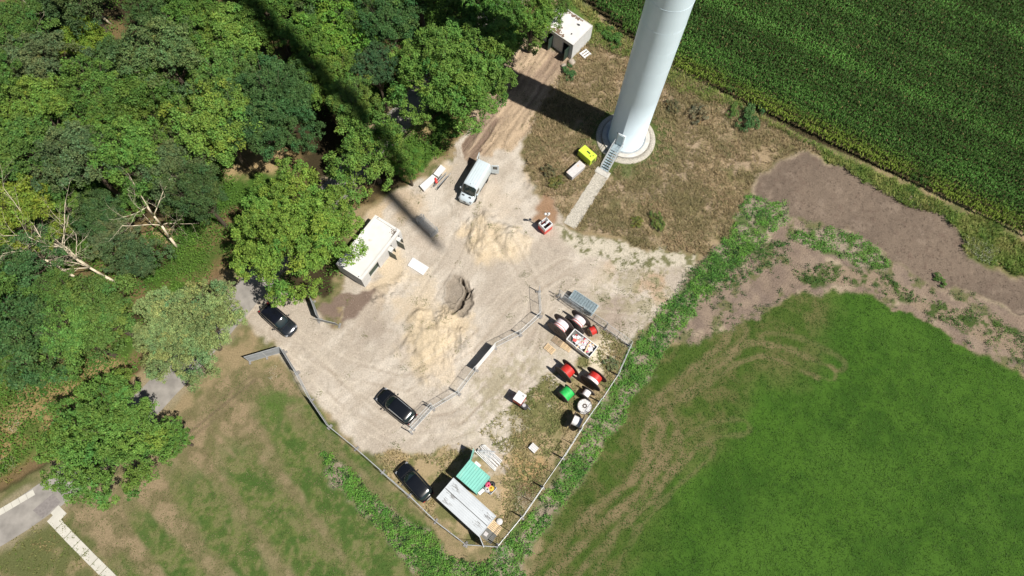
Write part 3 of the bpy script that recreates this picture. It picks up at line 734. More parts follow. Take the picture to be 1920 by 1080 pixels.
# ------------------------------------------------------------------ scattered ground cover
def scatter(region, dens, extra=None, excl=True):
    pts = np.array(RW[region]); x0, y0 = pts.min(0); x1, y1 = pts.max(0)
    x0, y0, x1, y1 = max(x0, -80), max(y0, -9), min(x1, 80), min(y1, 84)
    n = int((x1-x0)*(y1-y0)*dens)
    x = rng.uniform(x0, x1, n); y = rng.uniform(y0, y1, n)
    wx = x+(fbm(x, y, 2.6, 4, 1)-0.5)*1.9; wy = y+(fbm(x, y, 2.6, 4, 2)-0.5)*1.9
    k = inpoly(wx, wy, RW[region])
    if extra is not None: k &= extra(x, y)
    if excl:
        for q, r in FLATS: k &= np.hypot(x-q[0], y-q[1]) > r*0.82
        k &= pdist(x, y, ROAD) > 1.9
        k &= pdist(x, y, PATHG) > 0.95
    return x[k], y[k]
def tufts(x, y, h, spread, blades, c1, c2, width=0.05, lean=0.6, leafy=False):
    n = len(x); z = ground_height(x, y)
    N = n*blades
    X_ = np.repeat(x, blades); Y_ = np.repeat(y, blades); Z_ = np.repeat(z, blades)
    s = np.repeat(rng.uniform(0.6, 1.3, n), blades)
    if leafy:
        c = np.stack([X_+rng.normal(0, spread, N)*s, Y_+rng.normal(0, spread, N)*s, Z_+rng.uniform(0.1, 1, N)*h*s], -1)
        V = leaf_quads(c, unit(np.stack([rng.normal(0, .5, N), rng.normal(0, .5, N), np.ones(N)], -1)), width, rng)
    else:
        az = rng.uniform(0, 2*np.pi, N); dx, dy = np.cos(az), np.sin(az)
        bx = X_+dx*spread*.3*rng.random(N); by = Y_+dy*spread*.3*rng.random(N)
        hh = h*s*rng.uniform(.5, 1.1, N); ll = lean*hh*rng.uniform(.5, 1.3, N)
        w = width*rng.uniform(.6, 1.3, N)
        p0 = np.stack([bx, by, Z_-.02], -1); p1 = np.stack([bx+dx*ll, by+dy*ll, Z_+hh], -1)
        sd = np.stack([-dy*w, dx*w, 0*w], -1)
        V = np.stack([p0-sd, p0+sd, p1+sd*.45, p1-sd*.45], 1)
    t = np.clip(np.repeat(fbm(x, y, 2.5, 3, 15)*1.6-.3+rng.normal(0, .15, n), blades), 0, 1)[:, None]
    c = np.array(c1)*(1-t)+np.array(c2)*t
    c = c*rng.uniform(.7, 1.3, (N, 1))
    return V, c
def stuff(name, parts, m, label, cat):
    V = np.concatenate([p[0] for p in parts]); c = np.concatenate([p[1] for p in parts])
    tag(link(name, quadmesh(name, V, c, [m])), label, cat, kind='stuff')
away = lambda x, y: np.hypot(x-TB.x, y-TB.y) > 4.2
nz = lambda s, sd, lo: (lambda x, y: (fbm(x, y, s, 4, sd)+rng.uniform(-.08, .08, len(x)) > lo) & away(x, y))
P1 = []
x, y = scatter('scrub', 16, nz(2.2, 71, 0.34)); P1.append(tufts(x, y, .32, .3, 8, (0.40, 0.30, 0.18), (0.24, 0.21, 0.10), .03, lean=1.1))
x, y = scatter('scrub', 3, nz(3.0, 72, 0.52)); P1.append(tufts(x, y, .3, .2, 14, (0.17, 0.18, 0.07), (0.30, 0.24, 0.14), .065, leafy=True))
x, y = scatter('scrub', 2.2, nz(2.6, 171, 0.50)); P1.append(tufts(x, y, .7, .25, 16, (0.13, 0.17, 0.06), (0.24, 0.21, 0.12), .06, leafy=True))
x, y = scatter('verge', 15, away); P1.append(tufts(x, y, .4, .3, 8, (0.14, 0.24, 0.045), (0.32, 0.31, 0.11), .04, lean=1.0))
x, y = scatter('yardgrass', 17, nz(1.4, 47, 0.42)); P1.append(tufts(x, y, .22, .25, 7, (0.44, 0.34, 0.19), (0.19, 0.22, 0.08), .035, lean=1.1))
x, y = scatter('gravelR', 5, nz(1.5, 48, 0.46)); P1.append(tufts(x, y, .18, .2, 6, (0.12, 0.13, 0.05), (0.2, 0.19, 0.09), .05, leafy=True))
x, y = scatter('bank', 6, nz(2.0, 49, 0.42)); P1.append(tufts(x, y, .35, .3, 6, (0.15, 0.20, 0.04), (0.29, 0.23, 0.09), .035))
yd = P(1215, 545)
x, y = scatter('sand', 5, lambda x, y: (fbm(x, y, 1.6, 4, 54)+0.32*np.exp(-(np.hypot(x-yd.x, y-yd.y)/5.5)**2) > 0.68)); P1.append(tufts(x, y, .15, .18, 8, (0.12, 0.15, 0.05), (0.2, 0.2, 0.09), .06, leafy=True))
yc = P(960, 770)
x, y = scatter('sand', 4, lambda x, y: (fbm(x, y, 1.3, 4, 50)+0.30*np.exp(-(np.hypot(x-yc.x, y-yc.y)/7)**2) > 0.70)); P1.append(tufts(x, y, .07, .14, 6, (0.2, 0.19, 0.10), (0.26, 0.22, 0.13), .035, leafy=True))
x, y = scatter('nearleft', 7, nz(2.0, 52, 0.40)); P1.append(tufts(x, y, .14, .25, 6, (0.11, 0.17, 0.04), (0.26, 0.21, 0.10), .035, lean=1.2))
stuff('dry_grass', P1, M_dryplant, 'dry straw and olive grass tufts around the tower and yard', 'grass')
P2 = []
bright = ((0.09, 0.24, 0.045), (0.19, 0.40, 0.06))
x, y = scatter('weedsR', 14, nz(1.7, 85, 0.38)); P2.append(tufts(x, y, .38, .16, 12, *bright, .085, leafy=True))
x, y = scatter('weedsR', 1.5); P2.append(tufts(x, y, .45, .17, 16, (0.022, 0.062, 0.02), (0.035, 0.085, 0.025), .08, leafy=True))
x, y = scatter('weedsL', 15, nz(1.7, 86, 0.35)); P2.append(tufts(x, y, .35, .16, 12, *bright, .085, leafy=True))
x, y = scatter('weedsL', 1.8); P2.append(tufts(x, y, .45, .17, 16, (0.022, 0.062, 0.02), (0.035, 0.085, 0.025), .08, leafy=True))
x, y = scatter('weedsM', 11, nz(1.7, 88, 0.36)); P2.append(tufts(x, y, .45, .17, 14, (0.08, 0.22, 0.035), (0.15, 0.33, 0.05), .085, leafy=True))
x, y = scatter('weedsE', 9, nz(1.5, 89, 0.44)); P2.append(tufts(x, y, .35, .16, 12, (0.05, 0.12, 0.025), (0.11, 0.2, 0.04), .08, leafy=True))
x, y = scatter('tilled', 2.5, nz(1.6, 85, 0.52)); P2.append(tufts(x, y, .3, .15, 12, (0.035, 0.085, 0.025), (0.06, 0.12, 0.03), .075, leafy=True))
g1, g2 = P(490, 300), P(600, 290)
x, y = scatter('forest', 6, nz(5, 77, 0.42)); kk = (np.hypot(x-g1.x, y-g1.y) > 4.2) & (np.hypot(x-g2.x, y-g2.y) > 5); x, y = x[kk], y[kk]; P2.append(tufts(x, y, 1.0, .35, 12, (0.06, 0.15, 0.025), (0.13, 0.24, 0.035), .12, leafy=True))
x, y = scatter('scrub', 9, lambda x, y: (np.abs(np.hypot(x-TB.x, y-TB.y)-5.2) < 1.2)); P2.append(tufts(x, y, .2, .2, 8, (0.06, 0.12, 0.02), (0.10, 0.16, 0.03), .05, leafy=True))
x, y = scatter('verge', 3, nz(2.4, 92, 0.5)); P2.append(tufts(x, y, .6, .28, 14, (0.05, 0.11, 0.025), (0.10, 0.17, 0.03), .09, leafy=True))
x, y = scatter('weedsT', 9, nz(1.5, 93, 0.42)); P2.append(tufts(x, y, .4, .17, 14, (0.05, 0.14, 0.03), (0.11, 0.22, 0.045), .085, leafy=True))
x, y = scatter('weedsT', 1.5); P2.append(tufts(x, y, .4, .17, 14, (0.03, 0.085, 0.025), (0.045, 0.11, 0.03), .08, leafy=True))
stuff('weeds', P2, M_plant, 'leafy green weeds in strips along the fences and field edges', 'weeds')
P3 = []
x, y = scatter('meadow', 14, lambda x, y: (y > -6) & (x < 66)); P3.append(tufts(x, y, .12, .16, 5, (0.042, 0.10, 0.014), (0.08, 0.165, 0.024), .06, leafy=True))
x, y = scatter('swfield', 7, nz(2.5, 53, 0.45)); P3.append(tufts(x, y, .08, .16, 4, (0.30, 0.24, 0.14), (0.2, 0.17, 0.09), .05, leafy=True))
x, y = scatter('swfield', 12, nz(1.2, 51, 0.44)); P3.append(tufts(x, y, .08, .16, 5, (0.12, 0.15, 0.045), (0.07, 0.13, 0.025), .05, leafy=True))
stuff('meadow_grass', P3, M_plant, 'short cut grass of the green meadow and mown field', 'grass')
P5 = []
x, y = scatter('soil', 5); P5.append(tufts(x, y, .07, .12, 3, (0.15, 0.115, 0.09), (0.24, 0.19, 0.145), .07, leafy=True))
x, y = scatter('tilled', 3); P5.append(tufts(x, y, .06, .12, 3, (0.2, 0.155, 0.12), (0.31, 0.25, 0.19), .06, leafy=True))
x, y = scatter('trail', 5); P5.append(tufts(x, y, .08, .12, 3, (0.24, 0.18, 0.13), (0.45, 0.36, 0.26), .07, leafy=True))
x, y = scatter('sand', 2.2, lambda x, y: fbm(x, y, 2.5, 4, 161)+rng.uniform(-.1, .1, len(x)) > .5); P5.append(tufts(x, y, .05, .12, 3, (0.34, 0.28, 0.22), (0.62, 0.56, 0.47), .05, leafy=True))
stuff('soil_clods', P5, M_dryplant, 'crumbs of soil, stones and straw strewn on bare ground', 'clods')
P4 = []
def near(q, r): v = P(*q); return lambda x, y: np.hypot(x-v.x, y-v.y)+rng.normal(0, r*.25, len(x)) < r
for reg, q, r, dn in (('meadow', (945,1030), .1, 1), ('weedsR', (942,1033), .8, 18), ('yardgrass', (985,945), 1.2, 12), ('verge', (1842,475), 1.3, 16), ('verge', (1818,460), .8, 14), ('bank', (28,797), .8, 10), ('bank', (15,870), .8, 10), ('swfield', (510,700), .6, 6)):
    x, y = scatter(reg, dn, near(q, r))
    if len(x): P4.append(tufts(x, y, .6, .15, 8, (0.7, 0.7, 0.6), (0.55, 0.55, 0.42), .035, leafy=True))
stuff('white_blossom', P4, M_plant, 'white flowering weeds in small patches by the fence and verges', 'flowers')

for (x, y, s, c, m_, lab) in (
    (1405,228,1.5,(0.045,0.10,0.03),0,'round dark green shrub on the verge beside the corn'),
    (1375,212,1.0,(0.07,0.13,0.03),0,'lighter small shrub just left of the dark verge shrub'),
    (1310,215,1.5,(0.11,0.105,0.06),1,'grey-brown withered shrub right of the white tower'),
    (1262,205,1.2,(0.10,0.10,0.05),1,'withered shrub close to the right flank of the tower'),
    (1232,420,1.1,(0.08,0.12,0.03),1,'green tinged shrub below the tower in dry scrub'),
    (1195,418,.8,(0.10,0.12,0.03),1,'small olive shrub left of the green tinged one below the tower'),
    (1030,325,1.1,(0.10,0.10,0.05),1,'spiky dry shrub left of the grey block near the trail'),
    (1040,345,.9,(0.09,0.10,0.03),1,'olive shrub beside the red-white mast box and trail'),
    (1150,75,1.3,(0.05,0.12,0.025),0,'dense green shrub between the shed and the tower'),
    (1128,58,.9,(0.08,0.15,0.03),0,'light green shrub just right of the shed wall'),
    (1068,140,.9,(0.045,0.11,0.035),0,'small green shrub below the shed by the trail'),
    (838,238,1.3,(0.06,0.14,0.025),0,'bright shrub under the large tree beside the trail'),
    (820,262,1.1,(0.05,0.11,0.02),0,'darker shrub below the bright one beside the trail'),
    (1758,525,.75,(0.07,0.15,0.03),0,'single green plant alone on the bare soil'),
    (1147,685,.8,(0.10,0.13,0.06),1,'spiky grey-green plant on the white sand in the yard'),
    ):
    p = P(x, y); o = link('shrub', (shrub_me, shrub_me2)[m_]); o.location = (p.x, p.y, float(ground_height(np.array([p.x]), np.array([p.y]))[0])+0.28*s)
    o.scale = (s*random.uniform(.8, 1.3), s*random.uniform(.6, .9), s*.5); o.rotation_euler = (0, 0, random.uniform(0, 6)); o.color = (c[0]*1.6, c[1]*1.5, c[2]*1.5, 1)
    tag(o, lab, 'shrub')
# ------------------------------------------------------------------ materials of the built things
M_white = mat('white coated steel', (0.72, 0.76, 0.78), 0.45, var=0.05, scale=1.5, spec=0.4)
M_tower = mat('tower paint', (0.69, 0.82, 0.90), 0.38, var=0.03, scale=0.6, spec=0.5)
M_galv = mat('galvanised steel', (0.42, 0.44, 0.46), 0.45, 0.6, var=0.25, scale=8)
M_galvd = mat('dull galvanised steel', (0.40, 0.42, 0.43), 0.6, 0.2, var=0.25, scale=8)
M_alu = mat('bright steel tube', (0.50, 0.52, 0.53), 0.45, 0.2, var=0.15, scale=6)
M_screen = mat('grey screen board', (0.34, 0.36, 0.38), 0.7, var=0.25, scale=2, dirt=((0.24, 0.22, 0.2), 2.5, 0.6))
M_banner = mat('white banner', (0.8, 0.8, 0.8), 0.6, var=0.05)
M_foot = mat('concrete foot', (0.22, 0.21, 0.2), 0.95, var=0.2, scale=6)
M_dark = mat('dark rubber', (0.02, 0.02, 0.02), 0.8, var=0.2)
M_black = mat('black hole', (0.008, 0.008, 0.009), 0.8, var=0.1)
M_roofw = mat('roof concrete', (0.62, 0.61, 0.585), 0.85, var=0.08, scale=1.2, bump=0.1, dirt=((0.50, 0.47, 0.42), 1.2, 0.66))
M_wallw = mat('fair faced concrete', (0.54, 0.53, 0.51), 0.85, var=0.12, scale=2, bump=0.1)
M_render = mat('grey rendered wall', (0.60, 0.60, 0.58), 0.9, var=0.12, scale=3, dirt=((0.40, 0.41, 0.40), 1.5, 0.6))
M_leafdirt = mat('dirt and fallen leaves', (0.19, 0.13, 0.09), 0.95, var=0.5, scale=8)
M_doorg = mat('dark green door', (0.03, 0.055, 0.04), 0.5, var=0.1)
M_woodd = mat('dark weathered wood', (0.085, 0.065, 0.055), 0.85, var=0.4, scale=6, bump=0.3)
M_woodg = mat('grey reel plywood', (0.16, 0.13, 0.115), 0.85, var=0.35, scale=5, bump=0.3)
M_woodl = mat('pale new wood', (0.62, 0.46, 0.28), 0.8, var=0.2, scale=6)
M_woodb = mat('brown pallet wood', (0.36, 0.27, 0.18), 0.85, var=0.3, scale=6)
M_woodw = mat('weathered white wood', (0.62, 0.61, 0.60), 0.85, var=0.25, scale=5, dirt=((0.2, 0.19, 0.18), 4, 0.62))
M_red = mat('red cable sheath', (0.56, 0.03, 0.022), 0.5, var=0.25, scale=3, dirt=((0.42, 0.10, 0.07), 2.5, 0.6))
M_pink = mat('white cable wrap', (0.78, 0.70, 0.72), 0.5, var=0.1, scale=3)
M_whitec = mat('white cable drum cover', (0.74, 0.73, 0.73), 0.6, var=0.1, scale=3)
M_green = mat('bright green pipe', (0.03, 0.50, 0.10), 0.5, var=0.25, scale=3)
M_teal = mat('turquoise container paint', (0.19, 0.50, 0.42), 0.5, var=0.10, scale=1.2, dirt=((0.26, 0.48, 0.40), 1.4, 0.6))
M_cont = mat('white container roof', (0.50, 0.53, 0.55), 0.5, var=0.08, scale=1.0)
M_contd = mat('container side', (0.20, 0.22, 0.24), 0.6, var=0.2, scale=2)
M_stain = mat('soot stain', (0.24, 0.24, 0.24), 0.9, var=0.5, scale=6)
M_yel = mat('lime green generator paint', (0.55, 0.72, 0.06), 0.45, var=0.06)
M_grayb = mat('grey block', (0.48, 0.46, 0.46), 0.85, var=0.15, scale=4, bump=0.2)
M_boxred = mat('red box paint', (0.66, 0.06, 0.05), 0.4, var=0.1)
M_boxwht = mat('white box paint', (0.66, 0.66, 0.66), 0.4, var=0.05)
M_carb = mat('black car paint', (0.006, 0.007, 0.009), 0.2, var=0.1, coat=0.5)
M_carg = mat('dark grey car paint', (0.02, 0.024, 0.03), 0.16, 0.3, var=0.1, coat=1.0)
M_glass = mat('car glass', (0.012, 0.022, 0.022), 0.05, var=0.1, coat=0.5, spec=0.9)
M_roofgl = mat('glass roof', (0.006, 0.007, 0.011), 0.12, var=0.1)
M_trim = mat('black plastic trim', (0.025, 0.025, 0.025), 0.6, var=0.1)
M_van = mat('silver van paint', (0.60, 0.68, 0.72), 0.32, 0.15, var=0.04, coat=0.6)
M_vansd = mat('silver van side paint', (0.60, 0.68, 0.72), 0.32, 0.15, var=0.04, coat=0.6)
M_lamp = mat('clear lamp', (0.22, 0.23, 0.25), 0.25, var=0.05, coat=1)
M_tail = mat('red lamp', (0.35, 0.01, 0.01), 0.2, var=0.05, coat=1)
M_paper = mat('waste sheets', (0.72, 0.70, 0.72), 0.8, var=0.2, scale=6)
M_pinkr = mat('pink rope', (0.75, 0.08, 0.18), 0.6); M_yelr = mat('yellow rope', (0.75, 0.42, 0.04), 0.6)
M_mat = mat('dark mesh mat', (0.14, 0.14, 0.13), 0.9, var=0.3, scale=8)
M_steelb = mat('blue grey mesh steel', (0.36, 0.45, 0.49), 0.5, 0.3, var=0.25, scale=4)
M_stone = mat('stone', (0.42, 0.36, 0.30), 0.9, var=0.3, scale=2, bump=0.6)

# ------------------------------------------------------------------ wind turbine
def turbine():
    hub_h = 155.0; t = thing('wind_turbine', 'white wind turbine tower rising from a round concrete base beside the corn', 'wind turbine', (TB.x, TB.y, 0))
    prof = [(2.30, 0.34), (2.30, 0.45), (2.27, 0.46), (2.26, 10)]
    for z in range(14, 154, 6): prof.append((2.255-max(0, z-24)*0.006, z))
    mb = MB(); mb.lathe(prof, 96); tw = mb.build('tower', M_tower, t)
    for z in (3.0, 6.1, 9.2, 12.3, 15.4, 18.5, 21.6, 24.7):
        mb = MB(); mb.lathe([(2.20, z-.02), (2.2615, z-.006), (2.2615, z+.006), (2.20, z+.02)], 96); mb.build('weld_seam', M_tower, tw)
    mb = MB(); mb.lathe([(0.5, -0.6), (3.05, -0.6), (3.05, 0.34), (2.8, 0.36), (0.5, 0.36)], 72, smooth=False); mb.build('foundation', M_conc, t)
    mb = MB(); mb.lathe([(3.06, -0.3), (3.82, -0.3), (3.82, 0.06), (3.7, 0.13), (3.06, 0.16)], 72, ring=True); mb.build('gravel_ring', M_gravel, t)
    mb = MB()
    for i in range(96):
        a = i*2*math.pi/96; c, s = math.cos(a)*2.42, math.sin(a)*2.42; mb.tube((c, s, .355), (c, s, .46), .028, n=5)
    tag(mb.build('anchor_bolts', M_galvd, t), kind='stuff')
    mb = MB(); mb.lathe([(2.31, .36), (2.52, .36), (2.52, .40), (2.31, .40)], 96, smooth=False, ring=True); mb.build('flange', M_galv, t)
    # entrance side looks towards the foot of the steps
    fp = P(1131, 322); dr = Vector((fp.x-TB.x, fp.y-TB.y, 0)).normalized(); ang = math.atan2(dr.y, dr.x)
    R_ = Matrix.Rotation(ang, 4, 'Z')
    mb = MB(R_); mb.box(2.12, 2.36, -.5, .5, 1.55, 3.75); mb.build('door_frame', M_white, t, bevel=.05)
    mb = MB(R_); mb.box(2.34, 2.40, -.4, .4, 1.65, 3.6); d = mb.build('door', M_tower, t, bevel=.03)
    mb = MB(R_); mb.tube((2.44, .3, 2.5), (2.44, .3, 2.7), .02); mb.build('handle', M_dark, d)
    mb = MB(R_); mb.box(2.36, 3.45, -.58, .58, 1.46, 1.52)
    for y_ in (-.55, .55): mb.box(3.38, 3.44, y_-.03, y_+.03, 0.1, 1.46)
    mb.build('platform', M_steelb, t)
    x0, x1 = 3.46, (fp-TB).length-0.15; n = 8
    mb = MB(R_)
    for i in range(n):
        f = (i+.5)/n; x = x0+(x1-x0)*f; z = 1.46-(1.40)*f; mb.box(x-.11, x+.11, -.52, .52, z-.03, z)
    mb.build('stair_treads', M_steelb, t)
    for s in (-1, 1):
        mb = MB(R_)
        mb.tube((x0, s*.56, 1.44), (x1+.1, s*.56, .06), .05, n=4)
        for dz in (1.0, .55):
            mb.tube((x0, s*.57, 1.5+dz), (x1, s*.57, .12+dz), .028, n=6)
            mb.tube((2.4, s*.57, 1.5+dz), (x0, s*.57, 1.5+dz), .028, n=6)
        for i in range(6):
            f = i/5; mb.tube((x0+(x1-x0)*f, s*.57, 1.46-1.36*f), (x0+(x1-x0)*f, s*.57, 2.5-1.38*f), .024, n=6)
        mb.tube((2.42, s*.57, 1.5), (2.42, s*.57, 2.5), .024)
        mb.build('handrail', M_alu, t)
    mb = MB(R_); mb.box(x1-.1, x1+.75, -.95, .95, -.1, .14); mb.build('step_slab', M_conc, t, bevel=.02)
    # nacelle and rotor, high above the picture; they cast the long blade shadow
    s_unit = -Vector((SUN_V.x, SUN_V.y))/SUN_V.z; LB = 76.0
    tip = P(848, 492); nrm = Vector((0, 0, 0))
    for _ in range(8):
        D = Vector((tip.x, tip.y))-(Vector((TB.x+nrm.x*3.4, TB.y+nrm.y*3.4))+s_unit*hub_h)
        th = min((abs((D-s_unit*LB*math.sin(a)).length-LB*math.cos(a)), a) for a in [-1.2+k*.001 for k in range(1800)])[1]
        u = (D-s_unit*LB*math.sin(th)).normalized(); nrm = Vector((-u.y, u.x, 0))
        if nrm.y < 0: nrm = -nrm
    hub = Vector((0, 0, hub_h))
    Mn = Matrix.Translation(hub) @ Vector((nrm.x, nrm.y, 0)).to_track_quat('X', 'Z').to_matrix().to_4x4()
    mb = MB(Mn); mb.grid([[(x, w*math.cos(a), w*.95*math.sin(a)) for a in [2*math.pi*i/20 for i in range(21)]] for x, w in ((-7, .8), (-6.5, 1.5), (-3, 2.0), (1.5, 1.9), (2.4, 1.5))]); mb.build('nacelle', M_tower, t)
    mb = MB(Mn); mb.grid([[(x, w*math.cos(a), w*math.sin(a)) for a in [2*math.pi*i/20 for i in range(21)]] for x, w in ((2.4, 1.5), (3.4, 1.5), (4.4, .9), (4.8, .1))]); mb.build('hub', M_tower, t)
    for k in range(3):
        a = th+k*2*math.pi/3; bd = Vector((u.x*math.cos(a), u.y*math.cos(a), math.sin(a))); ch = bd.cross(nrm).normalized(); ch = (ch*.8+nrm*.6*(1 if (ch*.8+nrm*.6).cross(SUN_V).length > (ch*.8-nrm*.6).cross(SUN_V).length else -1)).normalized(); nb = bd.cross(ch).normalized()
        rows = []
        for r, c, th_ in ((0.8, 1.3, 1.3), (4, 1.4, 1.3), (10, 2.2, .9), (16, 2.3, .8), (30, 1.85, .55), (50, 1.35, .35), (68, .95, .2), (74.5, .6, .1), (76, .1, .03)):
            o = hub+nrm*3.4+bd*r
            rows.append([tuple(o+ch*c*math.cos(q)+nb*th_*math.sin(q)) for q in [2*math.pi*i/12 for i in range(13)]])
        # compensate for the 3.4 m offset of the hub in front of the tower so that it stays small
        mb = MB(); mb.grid(rows); mb.build('blade', M_tower, t)
    # small dark lettering strip round the lower tower
    mb = MB(); a0 = math.atan2(-1, -.55)
    for i in range(11):
        if i in (2, 7): continue
        a = a0-0.32+i*.05; r = 2.292
        for dz in (0, .0):
            mb.quad((r*math.cos(a), r*math.sin(a), 3.42), (r*math.cos(a+.035), r*math.sin(a+.035), 3.42), (r*math.cos(a+.035), r*math.sin(a+.035), 3.54), (r*math.cos(a), r*math.sin(a), 3.54))
    mb.build('marking', M_trim, tw)
turbine()

def frame_from(a, b, z=0.0):
    """local frame at the midpoint with x running from a to b"""
    m = (a+b)/2; d = b-a; return Vector((m.x, m.y, z)), math.atan2(d.y, d.x), Vector((d.x, d.y, 0)).length

# ------------------------------------------------------------------ left transformer building
def left_building():
    hb = 2.45
    A = P(705.8, 400, hb); B = P(750.8, 431.7, hb); C = P(677.5, 525, hb)
    d = (C-B).normalized(); Lb = (C-B).length; w = Vector((A.x-B.x, A.y-B.y, 0)); Wd = w.length
    n = Vector((-d.y, d.x, 0)); n = n if n.dot(w) > 0 else -n          # to the back
    t = thing('transformer_building', 'small white flat-roofed concrete building with three front openings beside the oak', 'building', (B.x, B.y, 0), 0)
    t.rotation_euler = (0, 0, math.atan2(d.y, d.x)); ysgn = 1 if Vector((-d.y, d.x, 0)).dot(n) > 0 else -1
    # local: x along the front 0..Lb, y from 0 (front) to Wd (back)
    def bx(mb, x0, x1, y0, y1, z0, z1): mb.box(x0, x1, min(y0*ysgn, y1*ysgn), max(y0*ysgn, y1*ysgn), z0, z1)
    zr = hb-.12
    mb = MB(); bx(mb, .15, Lb-.15, .15, Wd-.15, zr-.2, zr-.02); roof = mb.build('roof', M_roofw, t)
    mb = MB()
    bx(mb, 0, Lb, 0, .3, zr-.2, hb); bx(mb, 0, Lb, Wd-.3, Wd, zr-.2, hb); bx(mb, 0, .3, .3, Wd-.3, zr-.2, hb); bx(mb, Lb-.3, Lb, .3, Wd-.3, zr-.2, hb)
    mb.build('parapet', M_roofw, roof, bevel=.015)
    for x in (.15, Lb-.15):
        for y in (.5, Wd-.5): mb = MB(); mb.tube((x, y*ysgn, hb), (x, y*ysgn, hb+.012), .07, n=8); mb.build('lifting_anchor', M_dark, roof)
    mb = MB()
    rr = random.Random(3)
    for _ in range(60):
        x = .35+abs(rr.gauss(0, .25)); y = .35+abs(rr.gauss(0, .3)); s = rr.uniform(.03, .10)
        if rr.random() < .5: y = .38+abs(rr.gauss(0, .06)); x = .4+rr.random()*1.1
        mb.prism([(x+s*math.cos(q)*rr.uniform(.5, 1), ysgn*y+s*math.sin(q)*rr.uniform(.5, 1)) for q in [2*math.pi*i/6 for i in range(6)]], zr-.025, zr-.012)
    tag(mb.build('leaf_litter', M_leafdirt, roof), kind='stuff')
    z1 = zr-.202; op = ((.42, 1.0), (1.9, 2.6), (4.5, 6.2))     # openings along the front
    mb = MB()
    bx(mb, 0, Lb, Wd-.2, Wd, -.05, z1); bx(mb, 0, .2, 0, Wd-.2, -.05, z1); bx(mb, Lb-.2, Lb, 0, Wd-.2, -.05, z1)
    xs = [.2]
    for a, b in op: xs += [a, b]
    xs.append(Lb-.2)
    for a, b in zip(xs[::2], xs[1::2]): bx(mb, a, b, 0, .2, -.05, z1)
    for a, b in op: bx(mb, a, b, 0.002, .2, 1.95, z1)
    for a, b in op[:2]: bx(mb, a, b, .003, .2, -.05, .5)
    mb.build('wall', M_wallw, t)
    mb = MB(); bx(mb, .2, Lb-.2, .2, Wd-.2, .0, .12); mb.build('floor', M_conc, t)
    for a, b in op[:2]:
        mb = MB(); bx(mb, a, b, -.25, .9, 1.12, 1.2); mb.build('ledge', M_roofw, t)
    for a, b in op:
        if b-a < 1:
            mb = MB(); bx(mb, b+.0, b+.05, -1.05, -.005, .12, 1.5); mb.build('door', M_doorg, t)
            mb = MB(); bx(mb, a-.05, a, -.02-.35, -.005, .12, 1.1); mb.build('door', M_doorg, t)
        else:
            mb = MB(); bx(mb, a+.02, b-.02, .3, .36, .12, 1.9); mb.build('door', M_doorg, t)
    return t
left_building()

# ------------------------------------------------------------------ shed with two dark doors, top
def shed():
    hb = 2.75
    A = P(1014, 43.7, hb); B = P(1075, 85, hb); C = P(1106.7, 45, hb)
    d = (A-B).normalized(); Lb = (A-B).length; w = C-B; n = Vector((-d.y, d.x, 0)); ys = 1 if n.dot(w) > 0 else -1; Wd = abs(n.dot(w))
    t = thing('equipment_shed', 'grey shed with white flat roof and two open dark doors by the trail', 'building', (B.x, B.y, 0), math.atan2(d.y, d.x))
    def bx(mb, x0, x1, y0, y1, z0, z1): mb.box(x0, x1, min(y0*ys, y1*ys), max(y0*ys, y1*ys), z0, z1)
    mb = MB(); bx(mb, .08, Lb-.08, .08, Wd-.08, hb-.2, hb-.03); roof = mb.build('roof', M_roofw, t)
    mb = MB(); bx(mb, 0, Lb, 0, .08, hb-.2, hb); bx(mb, 0, Lb, Wd-.08, Wd, hb-.2, hb); bx(mb, 0, .08, .08, Wd-.08, hb-.2, hb); bx(mb, Lb-.08, Lb, .08, Wd-.08, hb-.2, hb)
    mb.build('roof_edge', M_wallw, roof)
    rr = random.Random(5)
    def litter(pts, n, s0):
        mb = MB()
        for _ in range(n):
            (x0, y0), (x1, y1), sp = rr.choice(pts); f = rr.random(); x = x0+(x1-x0)*f+rr.gauss(0, sp); y = y0+(y1-y0)*f+rr.gauss(0, sp)
            x = min(max(x, .2), Lb-.2); y = min(max(y, .2), Wd-.2); s = rr.uniform(.4, 1)*s0
            mb.prism([(x+s*math.cos(q)*rr.uniform(.5, 1), ys*y+s*math.sin(q)*rr.uniform(.5, 1)) for q in [2*math.pi*i/7 for i in range(7)]], hb-.035, hb-.018+rr.uniform(0, .01))
        return mb
    tag(litter([((1.8, .25), (Lb-.4, .25), .14), ((Lb*.3, Wd-.3), (Lb-.5, Wd-.3), .14), ((Lb*.55, .3), (Lb*.6, .9), .25)], 170, .2).build('leaf_litter', M_leafdirt, roof), kind='stuff')
    tag(litter([((1.3, Wd-1.2), (1.8, Wd-1.0), .08), ((1.3, 1.3), (1.35, 1.3), .05)], 22, .13).build('moss', M_trim, roof), kind='stuff')
    z1 = hb-.202; op = ((.55, 1.6), (3.25, 4.35))
    mb = MB()
    bx(mb, 0, Lb, Wd-.15, Wd, -.05, z1); bx(mb, 0, .15, 0, Wd-.15, -.05, z1); bx(mb, Lb-.15, Lb, 0, Wd-.15, -.05, z1)
    for a, b in ((.15, op[0][0]), (op[0][1], op[1][0]), (op[1][1], Lb-.15)): bx(mb, a, b, 0, .15, -.05, z1)
    for a, b in op: bx(mb, a, b, .002, .15, 2.2, z1)
    mb.build('wall', M_render, t)
    mb = MB(); bx(mb, .15, Lb-.15, .15, Wd-.15, 0, .1); mb.build('floor', M_mat, t)
    for a, b in op:
        mb = MB(); bx(mb, a-.0, a+.05, -1.0, -.01, .1, 2.15); dd = mb.build('door', M_doorg, t)
        mb = MB(); bx(mb, a+.052, a+.09, -.9, -.75, 1.0, 1.2); mb.build('handle', M_alu, dd)
shed()
